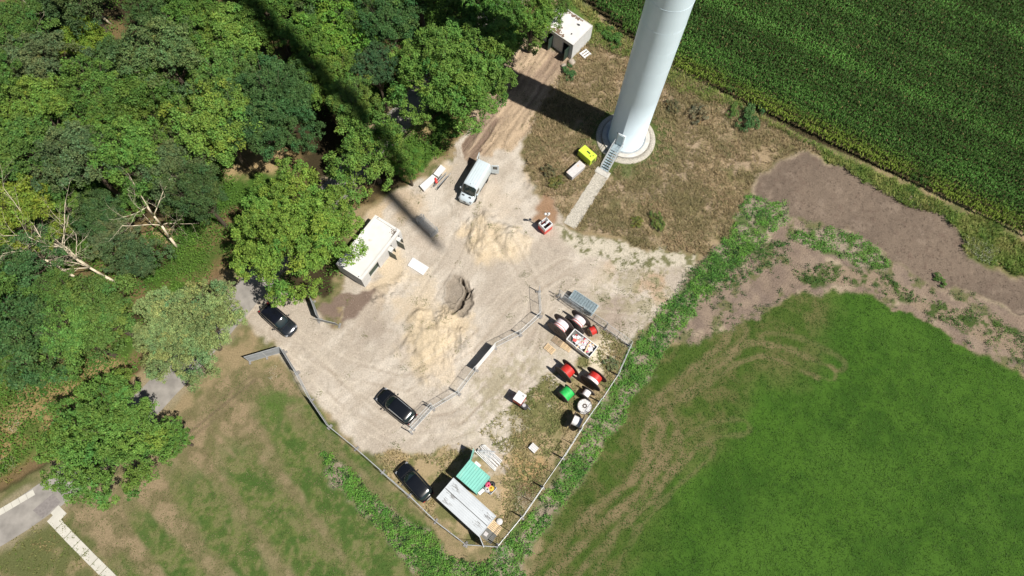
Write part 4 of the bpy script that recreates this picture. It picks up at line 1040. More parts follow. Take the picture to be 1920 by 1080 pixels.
for (x, y, s, lab) in ((1072, 117, .55, 'larger brown boulder at the near corner of the grey shed'), (1057, 124, .38, 'smaller boulder beside the larger one at the shed corner')):
    p = P(x, y); mb = MB(); bmesh.ops.create_icosphere(mb.bm, subdivisions=3, radius=s)
    for v in mb.bm.verts: v.co *= 0.75+0.35*float(vn(np.array(v.co.x*3+x), np.array(v.co.y*3+v.co.z*2))); v.co.z *= .7
    o = mb.build('boulder', M_stone, smooth=True); o.location = (p.x, p.y, .1); tag(o, lab, 'boulder', 'boulders by the shed')

def slatted(name, lab, cat, px_, L_, W_, rz, m, slats=5, h=.14, group=None, cross=3):
    p = P(*px_); t = thing(name, lab, cat, (p.x, p.y, 0), rz, group)
    for i in range(slats):
        y = -W_/2+W_*(i+.5)/slats; mb = MB(); mb.box(-L_/2, L_/2, y-W_/slats*.33, y+W_/slats*.33, h-.022, h); mb.build('slat', m, t)
    for i in range(cross):
        x = -L_/2+.07+(L_-.14)*i/(cross-1); mb = MB(); mb.box(x-.05, x+.05, -W_/2, W_/2, .0, h-.024); mb.build('bearer', m, t)
    return t
def head(p, q):
    a, b = P(*p), P(*q); return math.atan2(b.y-a.y, b.x-a.x)
slatted('slatted_grate', 'white slatted wooden grate lying in the grass beside the shed', 'grate', (1097, 103), 1.2, 1.15, head((1086, 104), (1099, 95)), M_boxwht, 3, .3, cross=2)
PG = 'wooden pallets lying in the yard'
slatted('pallet', 'dark brown pallet lying nearest the white-wound reel and skip', 'pallet', (1045, 640), 1.2, .8, head((1034.5, 639), (1049, 650)), M_woodb, 5, group=PG)
slatted('pallet', 'pale wooden pallet lying furthest out on the open sand', 'pallet', (1030.5, 654.5), 1.2, .8, head((1020, 652), (1033, 663)), M_woodl, 5, group=PG)
slatted('pallet', 'tan pallet between the dark pallet and the skip shadow', 'pallet', (1061.5, 651), 1.2, .8, head((1053, 651), (1067, 660)), M_woodl, 5, group=PG)
slatted('pallet', 'bright new pallet at the far end of the long white container', 'pallet', (928, 989), 1.3, 1.0, head((918, 983), (935, 997)), M_woodl, 6, group=PG)

# ------------------------------------------------------------------ temporary fences
FG = 'temporary construction fence panels around the yard'
fence_me = {}
def fence_parts():
    mb = MB(); r = .019
    mb.tube((0, 0, .05), (0, 0, 2.0), r); mb.tube((1, 0, .05), (1, 0, 2.0), r)
    for z in (.12, 2.0): mb.tube((0, 0, z), (1, 0, z), r*1.15)
    mb.tube((0.5, 0, .12), (0.5, 0, 2.0), r*.6)
    o = mb.build('frame', M_alu); fence_me['frame'] = o.data; bpy.data.objects.remove(o)
    mb = MB()
    for i in range(1, 20):
        mb.tube((i/20, 0, .12), (i/20, 0, 2.0), .0022/1, n=3, cap=False)
    for i in range(1, 8): mb.tube((0, 0, .12+i*.235), (1, 0, .12+i*.235), .0045, n=3, cap=False)
    o = mb.build('mesh', M_galvd); fence_me['mesh'] = o.data; bpy.data.objects.remove(o)
    mb = MB(); mb.box(-.11, .11, -.30, .30, 0, .12); o = mb.build('foot', M_foot); fence_me['foot'] = o.data; bpy.data.objects.remove(o)
    mb = MB(); mb.box(.004, .996, -.012, .012, .14, 1.97); o = mb.build('screen', M_screen); fence_me['screen'] = o.data; bpy.data.objects.remove(o)
    mb = MB(); mb.box(-.03, 1.03, -.015, .015, .25, 2.02); o = mb.build('banner', M_banner); fence_me['banner'] = o.data; bpy.data.objects.remove(o)
fence_parts()
ORD = ['first', 'second', 'third', 'fourth', 'fifth', 'sixth', 'seventh', 'eighth', 'ninth', 'tenth', 'eleventh', 'twelfth']
def fence_run(pts, desc, n=None, screen=(), tilt=0.0, banner=False, lastfoot=True):
    pts = [P(*p) for p in pts]; L_ = [0]
    for a, b in zip(pts[:-1], pts[1:]): L_.append(L_[-1]+(b-a).length)
    n = n or max(1, round(L_[-1]/3.5))
    def at(s):
        for i in range(len(pts)-1):
            if s <= L_[i+1]+1e-6: return pts[i].lerp(pts[i+1], (s-L_[i])/(L_[i+1]-L_[i]))
        return pts[-1]
    for k in range(n):
        a, b = at(L_[-1]*k/n), at(L_[-1]*(k+1)/n)
        rz = math.atan2(b.y-a.y, b.x-a.x); ln = (b-a).length-.05
        lab = ('%s panel of the fence run %s' % (ORD[k], desc)) if n > 1 else 'single wire fence panel '+desc
        if banner: lab = 'fence panel '+desc
        t = thing('construction_fence', lab, 'fence panel', (a.x, a.y, 0), rz+random.gauss(0, .006), FG)
        t.rotation_euler = (random.gauss(0, .02)+tilt, 0, rz)
        for key in ('frame', 'mesh'):
            o = link(key, fence_me[key], t); o.scale = (ln, 1, 1)
        if k in screen: o = link('screen', fence_me['screen'], t); o.scale = (ln, 1, 1)
        if banner: o = link('banner', fence_me['banner'], t); o.scale = (ln, 1, 1)
        o = link('foot', fence_me['foot'], t); o.location = (0, 0, 0); o.rotation_euler = (0, 0, random.gauss(0, .15))
        if k == n-1 and lastfoot: o = link('foot', fence_me['foot'], t); o.location = (ln, 0, 0)
fence_run([(1009.5, 547), (1012.5, 594)], 'standing alone as a gate above the diagonal line', 1)
fence_run([(1011.5, 594), (975, 627.5)], 'joining the gate panel in the middle of the yard', 1)
fence_run([(974.5, 628), (928, 652)], 'between the gate line and the white banner', 1)
fence_run([(927.5, 653), (893, 694)], 'covered by a white banner in the middle of the yard', 1, banner=True)
fence_run([(892.5, 695), (860, 738)], 'just below the white banner', 1)
fence_run([(859.5, 738.5), (812, 767)], 'ending behind the rear of the black car', 1)
fence_run([(811, 767.5), (770, 812)], 'last of the diagonal line at the black car', 1)
fence_run([(812, 764), (774, 805)], 'leaning against the last diagonal panel by the black car', 1, tilt=.06)
fence_run([(1047, 554), (1090, 586), (1135, 616), (1180, 648)], 'from the blue-grey mesh stack down to the right corner')
fence_run([(1050, 560), (1092, 590)], 'doubled up beside the blue-grey mesh stack', 1, tilt=.05)
fence_run([(1181, 650), (1168, 681), (1152, 716), (1125, 754), (1100, 788), (1076, 824), (1053, 862), (1012, 921), (973, 978), (934, 1024)], 'down the right side past the reels')
fence_run([(933, 1025), (874, 1021)], 'closing the bottom tip of the yard', 1)
fence_run([(873, 1020), (823, 983), (784, 944), (750, 912.5), (697, 867), (657, 831), (619, 801)], 'up the left side behind the long white container')
fence_run([(618, 800), (592, 763), (567, 722), (558, 700)], 'beside the mown field below the entrance', screen=(0,))
fence_run([(557, 699), (534, 661)], 'with grey screen boards at the entrance corner', 1, screen=(0,))
fence_run([(533, 660), (468, 679)], 'with grey boards reaching under the pale silvery tree', 2, screen=(0, 1))
fence_run([(588, 567), (600, 601)], 'with grey board just below the oak at the entrance', 1, screen=(0,))
fence_run([(600, 602), (638, 611)], 'low beside the brown soil at the entrance', 1, screen=(0,), tilt=.1)

# ------------------------------------------------------------------ cable reels
def reel(px_, D, wd, core, cab, axis_px, lab, fl=M_woodg, stripe=None, flat=False, rim=M_woodd, cabr=None, lean=0, fullcab=False):
    z = D/2 if not flat else wd/2
    c = P(px_[0], px_[1], z)
    a, b = P(px_[0]-axis_px[0], px_[1]-axis_px[1], z), P(px_[0]+axis_px[0], px_[1]+axis_px[1], z)
    rz = math.atan2(b.y-a.y, b.x-a.x)
    t = thing('cable_reel', lab, 'cable reel', (c.x, c.y, 0), rz, 'cable reels stored in the yard')
    Mx = Matrix.Translation((0, 0, z)) @ (Matrix.Rotation(-math.pi/2, 4, 'Y') if flat else Matrix.Identity(4)) @ Matrix.Rotation(random.uniform(0, 3), 4, 'X')
    n = 40
    for s in (-1, 1):
        x = s*(wd/2-.03)
        mb = MB(Mx); mb.lathe([(.07, x-.03), (D/2, x-.03), (D/2, x+.03), (.07, x+.03)], n, 'X', smooth=False); f = mb.build('flange', fl, t)
        mb = MB(Mx); mb.lathe([(D/2-.05, x-.036), (D/2+.006, x-.036), (D/2+.006, x+.036), (D/2-.05, x+.036)], n, 'X', smooth=False, ring=True); mb.build('rim', rim, f)
        mb = MB(Mx); xo = x+s*.03
        for r_ in (D*.2, D*.42):
            for i in range(8 if r_ < D*.3 else 14):
                q = i*2*math.pi/(8 if r_ < D*.3 else 14); mb.tube((xo, r_*math.cos(q), r_*math.sin(q)), (xo+s*.03, r_*math.cos(q), r_*math.sin(q)), .028, n=6)
        for r_ in ((D*.16),): mb.lathe([(r_*.45, xo), (r_, xo), (r_, xo+s*.015), (r_*.45, xo+s*.015)], 20, 'X', smooth=False, ring=True)
        mb.build('bolts', rim, f)
    mb = MB(Mx); k = int(wd/.07); prof = []
    x0 = -wd/2+.062; x1 = wd/2-.062; cr = cabr or D*.36
    for i in range(k*4+1):
        f = i/(k*4); prof.append((cr-.02*abs(math.cos(f*k*math.pi)), x0+(x1-x0)*f))
    if stripe:
        ns = int(len(prof)*stripe[1]); mb.lathe(prof[:ns+1], n, 'X'); mb.build('cable', stripe[0], t)
        mb = MB(Mx); mb.lathe([(r+.012, h) for r, h in prof[ns:]], n, 'X'); mb.build('cable', cab, t)
    else:
        mb.lathe(prof, n, 'X'); mb.build('cable', cab, t)
        if cab is M_pink:
            for fr in (.22, .42):
                mb = MB(Mx); xx = x0+(x1-x0)*fr; mb.lathe([(cr-.01, xx-.05), (cr+.012, xx-.05), (cr+.012, xx+.02), (cr-.01, xx+.02)], n, 'X'); mb.build('strap', M_red, t)
    return t
AX = (6.5, -8.0)
reel((1051, 612), 2.75, 1.35, .6, M_pink, AX, 'big dark wooden reel of pinkish white cable, left of the pair by the skip', cabr=.78)
reel((1083.5, 604), 2.65, 1.3, .6, M_pink, AX, 'big reel of white cable with bolted flange, right of the pair by the skip', cabr=.74)
reel((1111, 620), 1.15, .8, .3, M_red, (7, -3.5), 'small reel full of bright red cable with a pale wood flange', fl=M_woodl, cabr=.50)
reel((1063, 696), 2.45, 1.25, .6, M_red, (6.5, -6.5), 'big black-flanged reel of bright red cable, the left one of two', stripe=(M_pink, .12), fl=M_woodd, cabr=.74)
reel((1113, 710.5), 2.6, 1.3, .6, M_red, (6, -8), 'big reel half white half red, nearest the right fence', stripe=(M_pink, .42), fl=M_woodd, cabr=.76)
reel((1062, 738), 1.6, 1.25, .5, M_green, (7, -7), 'reel packed full with bright green pipe', fl=M_woodg, cabr=.70)
reel((1099, 738.5), 1.7, .95, .3, M_whitec, (5.5, -8), 'thin reel with greyish white drum behind the green one', fl=M_woodd, cabr=.42)
reel((1095.5, 762.5), 1.6, .85, .3, M_whitec, (5, -8), 'reel lying flat with a weathered white round top', fl=M_woodw, flat=True, cabr=.5)
reel((1081.5, 790), 2.0, 1.05, .3, M_whitec, (8.5, 4), 'grey-white reel on its side by the fence below the flat one', fl=M_woodd, cabr=.55)

# ------------------------------------------------------------------ skip full of waste
def skip():
    t0 = [P(*q, 1.1) for q in ((1077.8, 616), (1122, 652), (1104, 667.5), (1062, 637))]
    c = (t0[0]+t0[1]+t0[2]+t0[3])/4; d = (t0[1]-t0[0]+t0[2]-t0[3]); rz = math.atan2(d.y, d.x); L_ = d.length/2; W_ = ((t0[3]-t0[0]).length+(t0[2]-t0[1]).length)/2
    t = thing('skip', 'open white skip heaped with wood and packaging waste', 'skip', (c.x, c.y, 0), rz)
    a, b, hh = L_/2, W_/2, 1.1
    mb = MB(); o = .06
    for s in (-1, 1):
        mb.prism([(-a, s*b), (a, s*b), (a, s*(b-o)), (-a, s*(b-o))], .1, hh)
        mb.prism([(s*a, -b+o), (s*a, b-o), (s*(a-o), b-o), (s*(a-o), -b+o)], .1, hh)
    mb.box(-a, a, -b, b, .04, .1); mb.build('body', M_boxwht, t)
    mb = MB()
    for s in (-1, 1): mb.box(-a-.03, a+.03, s*b-.04, s*b+.04, hh+.001, hh+.06); mb.box(s*a-.04, s*a+.04, -b+.04, b-.04, hh+.001, hh+.06)
    mb.build('rim', M_boxwht, t)
    rr = random.Random(11); cnt = 0
    mb = MB(); mb.grid([[(-a+.07+(2*a-.14)*i/14, -b+.07+(2*b-.14)*j/8, .75+rr.uniform(0, .12)) for i in range(15)] for j in range(9)], caps=False); mb.build('waste_bed', M_mat, t)
    for nm, m, k, sz in (('sheet', M_paper, 42, (.15, .5)), ('board', M_woodl, 9, (.5, 1.3)), ('rag', M_boxred, 12, (.12, .4)), ('tarp', M_grayb, 8, (.2, .5)), ('offcut', M_pinkr, 5, (.1, .3))):
        mb = MB()
        for _ in range(k):
            x, y = rr.uniform(-a+.3, a-.3), rr.uniform(-b+.25, b-.25); l = rr.uniform(*sz); w = rr.uniform(.08, .25) if nm == 'board' else l*rr.uniform(.5, .9)
            Mm = Matrix.Translation((x, y, .92+rr.uniform(0, .28))) @ Matrix.Rotation(rr.uniform(0, 6.28), 4, 'Z') @ Matrix.Rotation(rr.gauss(0, .3), 4, 'X') @ Matrix.Rotation(rr.gauss(0, .25), 4, 'Y')
            mb.box(-l/2, l/2, -w/2, w/2, -.02, .02, Mm)
        tag(mb.build('waste_'+nm, m, t), kind='stuff')
skip()

# ------------------------------------------------------------------ containers
def container(corners, h, name, lab, m, side, ribs, seam=False, parts=None):
    q = [P(*c, h) for c in corners]; c = sum(q, Vector())/4; d = (q[1]-q[0])+(q[2]-q[3]); rz = math.atan2(d.y, d.x)
    L_ = d.length/2; W_ = ((q[3]-q[0]).length+(q[2]-q[1]).length)/2; a, b = L_/2, W_/2
    t = thing(name, lab, 'container', (c.x, c.y, 0), rz)
    # corrugated walls
    mb = MB(); pitch = .28
    def wall(p, q, nrm):
        ln = (q-p).length; u = (q-p).normalized(); k = int(ln/pitch); pts = []
        for i in range(k+1):
            for f, o in ((0, 0), (.2, .035), (.5, .035), (.7, 0)):
                s = (i+f)*pitch
                if s <= ln: pts.append(p+u*s-nrm*o)
        pts.append(q); mb.grid([[tuple(v+Vector((0, 0, .15))) for v in pts], [tuple(v+Vector((0, 0, h-.1))) for v in pts]], smooth=False, caps=False)
    i_ = .02
    wall(Vector((-a+i_, -b+i_, 0)), Vector((a-i_, -b+i_, 0)), Vector((0, -1, 0))); wall(Vector((-a+i_, b-i_, 0)), Vector((a-i_, b-i_, 0)), Vector((0, 1, 0)))
    wall(Vector((-a+i_, -b+i_, 0)), Vector((-a+i_, b-i_, 0)), Vector((-1, 0, 0))); wall(Vector((a-i_, -b+i_, 0)), Vector((a-i_, b-i_, 0)), Vector((1, 0, 0)))
    mb.build('wall', side, t)
    mb = MB(); e = .07
    for sx in (-1, 1):
        for sy in (-1, 1): mb.box(sx*a-e if sx > 0 else -a, sx*a if sx > 0 else -a+e, sy*b-e if sy > 0 else -b, sy*b if sy > 0 else -b+e, 0, h-.101)
    for sy in (-1, 1): mb.box(-a, a, sy*b-e if sy > 0 else -b, sy*b if sy > 0 else -b+e, h-.1, h)
    for sx in (-1, 1): mb.box(sx*a-e if sx > 0 else -a, sx*a if sx > 0 else -a+e, -b+e, b-e, h-.1, h)
    mb.build('frame', m, t, bevel=.01)
    mb = MB()   # roof with ribs across (or along) it
    rows = []
    if ribs == 'x':
        k = int((2*b-.16)/.22); ys = []
        for i in range(k):
            y0 = -b+.075+(2*b-.15)*i/k; w_ = (2*b-.15)/k; ys += [(y0, 0), (y0+w_*.55, 0), (y0+w_*.65, .022), (y0+w_*.9, .022)]
        ys.append((b-.075, 0))
        rows = [[(x, y, h-.035+z) for y, z in ys] for x in (-a+.072, a-.072)]
    else:
        k = int((2*a-.16)/.27); xs = []
        for i in range(k):
            x0 = -a+.075+(2*a-.15)*i/k; w_ = (2*a-.15)/k; xs += [(x0, 0), (x0+w_*.5, 0), (x0+w_*.62, .025), (x0+w_*.88, .025)]
        xs.append((a-.075, 0))
        rows = [[(x, y, h-.035+z) for x, z in xs] for y in (-b+.072, b-.072)]
    mb.grid(rows, smooth=False, caps=False); mb.build('roof', m, t)
    return t, a, b
WC = [(849.6, 895), (930.4, 967.6), (898.5, 1007), (818.5, 934)]
t, a, b = container(WC, 2.6, 'site_container', 'long white ribbed-roof container with dark soot stains at the tip of the yard', M_cont, M_contd, 'x')
mb = MB(); mb.box(-a+.08, a-.08, -.03, .03, 2.568, 2.605); mb.build('roof_seam', M_trim, t)
rr = random.Random(4)
for k, (x, y) in enumerate(((-a+.75, b*.52), (-a+.85, -b*.3+.25), (-a+.8, -b*.72), (a-.8, b*.55), (a-.95, -b*.35))):
    # soot streaks: clustered thin patches on the roof metal
    mb = MB()
    for _ in range(26):
        sx = x+rr.gauss(0, .22); sy = y+rr.gauss(0, .13); l = rr.uniform(.1, .42); w = rr.uniform(.012, .035)
        mb.prism([(sx, sy-w*.8), (sx+l*1.2, sy-w*.2), (sx+l*1.2, sy+w*.2), (sx, sy+w*.8)], 2.588, 2.5895+rr.uniform(0, .004))
    mb.build('soot_stain', M_stain, t)
sdir = 1
ma = MB(); Md = Matrix.Translation((a, -b+.05, 0)) @ Matrix.Rotation(-.45, 4, 'Z'); ma.box(0, 1.1, -.03, .03, .2, 2.4, Md); ma.build('door', M_cont, t)
GC = [(881.5, 862.2), (919.3, 893.3), (893.3, 926.7), (854.5, 892)]
t, a, b = container(GC, 2.6, 'storage_container', 'short turquoise container with one door swung open beside the long white one', M_teal, M_teal, 'y')
A_ = P(881.5, 862.2, 2.6); E_ = P(886.8, 844, 2.6); dd = (E_-A_); rz = math.atan2(dd.y, dd.x)-t.rotation_euler.z
loc = t.matrix_basis.inverted() @ A_ if False else None
cs, sn = math.cos(-t.rotation_euler.z), math.sin(-t.rotation_euler.z); v = A_-t.location; lx, ly = v.x*cs-v.y*sn, v.x*sn+v.y*cs
Md = Matrix.Translation((lx, ly, 0)) @ Matrix.Rotation(rz, 4, 'Z')
mb = MB(Md); mb.box(.02, 1.2, -.03, .03, .2, 2.5); dr_ = mb.build('door', M_teal, t)
mb = MB(Md)
for x_ in (.4, .8): mb.tube((x_, -.06, .2), (x_, -.06, 2.45), .02)
mb.build('locking_bars', M_galvd, dr_)
def simple_box(name, lab, cat, px_, dims, m, z0=0, rz=0, bevel=.02, zp=None):
    p = P(*px_, z0+dims[2]/2 if zp is None else zp); t = MB(); t.box(-dims[0]/2, dims[0]/2, -dims[1]/2, dims[1]/2, 0, dims[2])
    return p, t
def ac_unit(px_, lab, rz):
    p = P(*px_, 2.0); t = thing('air_conditioner', lab, 'air conditioner', (p.x, p.y, 1.5), rz, 'white boxes on the turquoise container')
    MB().box(-.35, .35, -.17, .17, 0, .55).build('casing', M_boxwht, t, bevel=.03)
    mb = MB(); mb.lathe([(.02, .171), (.2, .171), (.2, .185), (.02, .185)], 20, 'Z'); o = mb.build('fan_grille', M_trim, t); o.rotation_euler = (math.pi/2, 0, 0); o.location = (0, 0, .28)
rzG = head((881, 862), (919, 893))
def on_wall(cx, lab, px_, rz):
    ac_unit(px_, lab, rz)
ac_unit((895.5, 870.5), 'white box on the upper edge of the turquoise container', rzG)
ac_unit((902.5, 922), 'white box on the lower right end of the turquoise container', rzG+math.pi/2-.2)

def crate_pile():
    p = P(918, 914); t = thing('wire_crate', 'wire crate beside the turquoise container holding hose coils', 'crate', (p.x, p.y, 0), head((910, 907), (925, 922)))
    mb = MB()
    for z in (.06, .8):
        for s in (-1, 1): mb.tube((-.6, s*.45, z), (.6, s*.45, z), .03); mb.tube((s*.6, -.45, z), (s*.6, .45, z), .03)
    for sx in (-1, 1):
        for sy in (-1, 1): mb.tube((sx*.6, sy*.45, 0), (sx*.6, sy*.45, .8), .03)
    for i in range(-5, 6): mb.tube((i*.11, -.45, .06), (i*.11, .45, .06), .01, n=4)
    for i in range(-5, 6):
        for s in (-1, 1): mb.tube((i*.11, s*.45, .06), (i*.11, s*.45, .8), .008, n=4)
    mb.build('cage', M_galvd, t); MB().box(-.58, .58, -.43, .43, .0, .05).build('base', M_dark, t)
    for q, m, lab, z in (((916, 910), M_pinkr, 'pink hose coil lying on the wire crate', .82), ((920.5, 915), M_yelr, 'yellow-orange hose coil lying on the wire crate', .82), ((922.5, 908.5), M_trim, 'dark hose coil at the upper corner of the wire crate', .8), ((913.5, 917.5), M_grayb, 'grey hose coil at the lower corner of the wire crate', .8)):
        v = P(*q, z); mb = MB(); R, r = .26, .09
        for j in range(3):
            prof = [(R-.05*j+r*math.cos(k*math.pi/4), .05+.045*j+r*.5*math.sin(k*math.pi/4)) for k in range(9)]
            mb.lathe([(max(a_, .01), b_) for a_, b_ in prof], 24)
        o = mb.build('hose_coil', m, smooth=True); o.location = (v.x, v.y, z+.04); tag(o, lab, 'hose coil', 'hose coils on the wire crate')
crate_pile()
# mat, step and ladder-like door beam by the long container end
p = P(917, 1001); t = thing('floor_mat', 'dark mesh mat with pale plate at the end of the long white container', 'mat', (p.x, p.y, 0), head((906, 995), (925, 1010)))
MB().box(-1.0, .75, -.7, .7, .02, .08).build('mesh_sheet', M_mat, t); MB().box(-.45, -.05, -.4, -.0, .085, .11).build('plate', M_grayb, t)
p = P(936.5, 978); mb = MB(); mb.lathe([(.01, 0), (.33, 0), (.36, .05), (.3, .22), (.1, .26), (.01, .26)], 20); o = mb.build('bucket_lid', M_woodw, smooth=False); o.location = (p.x, p.y, .05); tag(o, 'round pale lid lying in dry grass by the white container end', 'lid')

# ------------------------------------------------------------------ small equipment
def generator():
    h = 1.35; q = [P(*c, h) for c in ((1096, 271), (1119.5, 290.5), (1108, 303), (1085, 281.5))]
    c = sum(q, Vector())/4; d = (q[1]-q[0])+(q[2]-q[3]); L_ = d.length/2; W_ = ((q[3]-q[0]).length+(q[2]-q[1]).length)/2
    t = thing('generator', 'lime green boxy generator beside the tower steps', 'generator', (c.x, c.y, 0), math.atan2(d.y, d.x))
    MB().box(-L_/2, L_/2, -W_/2, W_/2, .12, h).build('housing', M_yel, t, bevel=.05)
    MB().box(-L_/2-.03, L_/2+.03, -W_/2-.03, W_/2+.03, .0, .118).build('base_frame', M_trim, t)
    mb = MB(); mb.box(-.22, .30, .02, .2, h+.002, h+.02); mb.build('exhaust_slot', M_trim, t)
    mb = MB(); mb.tube((L_*.27, -.12, h), (L_*.27, -.12, h+.08), .07, n=10); mb.tube((L_*.36, .18, h), (L_*.36, .18, h+.08), .06, n=10); mb.build('filler_caps', M_trim, t)
    mb = MB()
    for i in range(5): mb.box(L_/2+.002, L_/2+.015, -.3, .3, .4+i*.13, .46+i*.13)
    mb.build('air_louvres', M_trim, t)
generator()
def grey_block():
    h = .95; q = [P(*c, h) for c in ((1087, 301), (1097.5, 310.5), (1073, 333), (1062.5, 322))]
    c = sum(q, Vector())/4; d = (q[3]-q[0])+(q[2]-q[1]); L_ = d.length/2; W_ = ((q[1]-q[0]).length+(q[2]-q[3]).length)/2
    t = thing('equipment_crate', 'grey crate with a rusty stain on its lid beside the lime generator', 'crate', (c.x, c.y, 0), math.atan2(d.y, d.x))
    MB().box(-L_/2, L_/2, -W_/2, W_/2, .1, h-.05).build('body', M_grayb, t, bevel=.02)
    MB().box(-L_/2-.03, L_/2+.03, -W_/2-.03, W_/2+.03, h-.049, h+.01).build('lid', mat('crate lid', (.55, .53, .52), .8, var=.15, scale=3, dirt=((.55, .40, .30), 1.6, .52)), t, bevel=.02)
    mb = MB()
    for s in (-.6, .6): mb.box(s-.08, s+.08, -W_/2, W_/2, 0, .1)
    mb.build('skids', M_woodb, t)
grey_block()
def mast_box():
    h = 1.5; p = P(1022.5, 424, h/2); t = thing('camera_mast_trailer', 'red and white open box carrying a camera mast where the gravel path begins', 'camera mast', (p.x, p.y, 0), head((1012, 425), (1026, 414)))
    a, b = .58, .55
    mb = MB()
    for s in (-1, 1): mb.box(s*a-.04, s*a+.04, -b-.04, b+.04, .08, h*.62); mb.box(-a+.04, a-.04, s*b-.04, s*b+.04, .08, h*.62)
    mb.box(-a, a, -b, b, .04, .08); mb.build('red_body', M_boxred, t)
    mb = MB()
    for s in (-1, 1): mb.box(s*a-.045, s*a+.045, -b-.045, b+.045, h*.62+.002, h); mb.box(-a+.045, a-.045, s*b-.045, s*b+.045, h*.62+.002, h)
    mb.build('white_upper_body', M_boxwht, t)
    MB().box(-a+.05, a-.05, -.12, .12, h-.1, h-.02).build('cross_deck', M_boxwht, t)
    MB().box(-a+.05, a-.05, -b+.05, b-.05, .3, .34).build('inner_floor', M_black, t)
    mb = MB(); mb.tube((0, 0, .3), (0, 0, 3.0), .07, n=10); mb.tube((0, 0, 3.0), (0, 0, 4.3), .05, n=10); ms = mb.build('mast', M_galv, t)
    for k, (dx, dy, z) in enumerate(((.22, .05, 3.5), (-.2, .1, 4.1), (.05, -.2, 4.3))):
        mb = MB(Matrix.Translation((dx, dy, z))); bmesh.ops.create_uvsphere(mb.bm, u_segments=14, v_segments=10, radius=.16)
        for v in mb.bm.verts: v.co += Vector((dx, dy, z))
        mb.M = Matrix.Identity(4); mb.tube((0, 0, z), (dx, dy, z), .025); mb.build('camera_head', M_boxwht, ms)
mast_box()
def red_box():
    h = 1.85; q = [P(*c, h) for c in ((972.6, 731.9), (987.4, 741.5), (976.3, 757.8), (962.2, 747.4))]
    c = sum(q, Vector())/4; d = (q[1]-q[0])+(q[2]-q[3]); L_ = d.length/2; W_ = ((q[3]-q[0]).length+(q[2]-q[1]).length)/2
    t = thing('light_trailer', 'small red trailer box with white lid standing alone on the sand', 'trailer', (c.x, c.y, 0), math.atan2(d.y, d.x))
    MB().box(-L_/2, L_/2, -W_/2, W_/2, .3, h-.1).build('body', M_boxred, t, bevel=.03)
    MB().box(-L_/2-.02, L_/2+.02, -W_/2-.02, W_/2+.02, h-.099, h).build('lid', M_boxwht, t, bevel=.03)
    mb = MB(); mb.box(L_/2-.35, L_/2-.2, W_/2-.3, W_/2-.2, h+.001, h+.05); mb.build('beacon', M_trim, t)
    for s in (-1, 1):
        mb = MB(); mb.lathe([(.05, -.08), (.28, -.08), (.28, .08), (.05, .08)], 20, 'X', smooth=False); o = mb.build('wheel', M_dark, t); o.rotation_euler = (0, 0, math.pi/2); o.location = (0, s*(W_/2-.02), .28)
    mb = MB(); mb.box(L_/2, L_/2+.75, -.35-.25, .2-.25, .45, .85); tb = mb.build('drawbar_box', M_trim, t)
    mb = MB(); mb.tube((L_/2+.3, -.3, .86), (L_/2+.3, -.3, .95), .2, n=14); mb.build('spare_cap', M_galvd, tb)
    mb = MB(); mb.tube((L_/2, 0, .32), (L_/2+1.1, -.2, .3), .04); mb.build('drawbar', M_galvd, t)
red_box()

def stack(name, lab, cat, px4, h, m, layers, across=12, along=3, legs=True):
    q = [P(*c, h) for c in px4]; c = sum(q, Vector())/4; d = (q[1]-q[0])+(q[2]-q[3]); L_ = d.length/2; W_ = ((q[3]-q[0]).length+(q[2]-q[1]).length)/2
    t = thing(name, lab, cat, (c.x, c.y, 0), math.atan2(d.y, d.x))
    for k in range(layers):
        z = .25+(h-.3)*(k+1)/layers; mb = MB(); jx, jy = random.gauss(0, .03), random.gauss(0, .02)
        for s in (-1, 1): mb.tube((-L_/2+jx, s*W_/2+jy, z), (L_/2+jx, s*W_/2+jy, z), .028); mb.tube((s*L_/2+jx, -W_/2+jy, z), (s*L_/2+jx, W_/2+jy, z), .028)
        for i in range(1, across): y = -W_/2+W_*i/across; mb.tube((-L_/2+jx, y+jy, z), (L_/2+jx, y+jy, z), .012, n=4, cap=False)
        for i in range(1, along): x = -L_/2+L_*i/along; mb.tube((x+jx, -W_/2+jy, z), (x+jx, W_/2+jy, z), .016, n=4, cap=False)
        mb.build('grid_layer', m, t)
    mb = MB()
    for sx in (-1, 1): mb.box(sx*L_*.38-.06, sx*L_*.38+.06, -W_/2-.05, W_/2+.05, 0, .25)
    mb.build('bearer', M_woodb, t)
    return t
stack('mesh_stack', 'stack of blue-grey steel mesh panels by the upper end of the fence', 'mesh stack', [(1077, 544), (1121, 571), (1111, 589), (1068, 558)], 1.3, M_steelb, 14, 14, 10)
# upright rack of fence frames beside the blade shadow
def rack():
    a_, b_ = P(785, 405, 1.2), P(816, 434, 1.2); d = b_-a_; L_ = Vector((d.x, d.y, 0)).length; c = (a_+b_)/2
    t = thing('fence_rack', 'rack of upright metal fence panels at the edge of the blade shadow', 'fence rack', (c.x, c.y, 0), math.atan2(d.y, d.x))
    for k in range(7):
        y = -.42+k*.14; mb = MB()
        for z in (.25, 1.25): mb.tube((-L_/2, y, z), (L_/2, y, z), .03)
        for i in range(0, 10): x = -L_/2+L_*i/9; mb.tube((x, y, .25), (x, y, 1.25), .03 if i in (0, 9) else .012, n=5)
        mb.build('panel', M_alu, t)
    mb = MB()
    for sx in (-1, 1): mb.box(sx*L_*.4-.04, sx*L_*.4+.04, -.6, .6, .08, .2); mb.box(sx*L_*.4-.04, sx*L_*.4+.04, .5, .56, .2, 1.3); mb.box(sx*L_*.4-.04, sx*L_*.4+.04, -.56, -.5, .2, 1.3)
    mb.build('rack_frame', M_galvd, t)
rack()
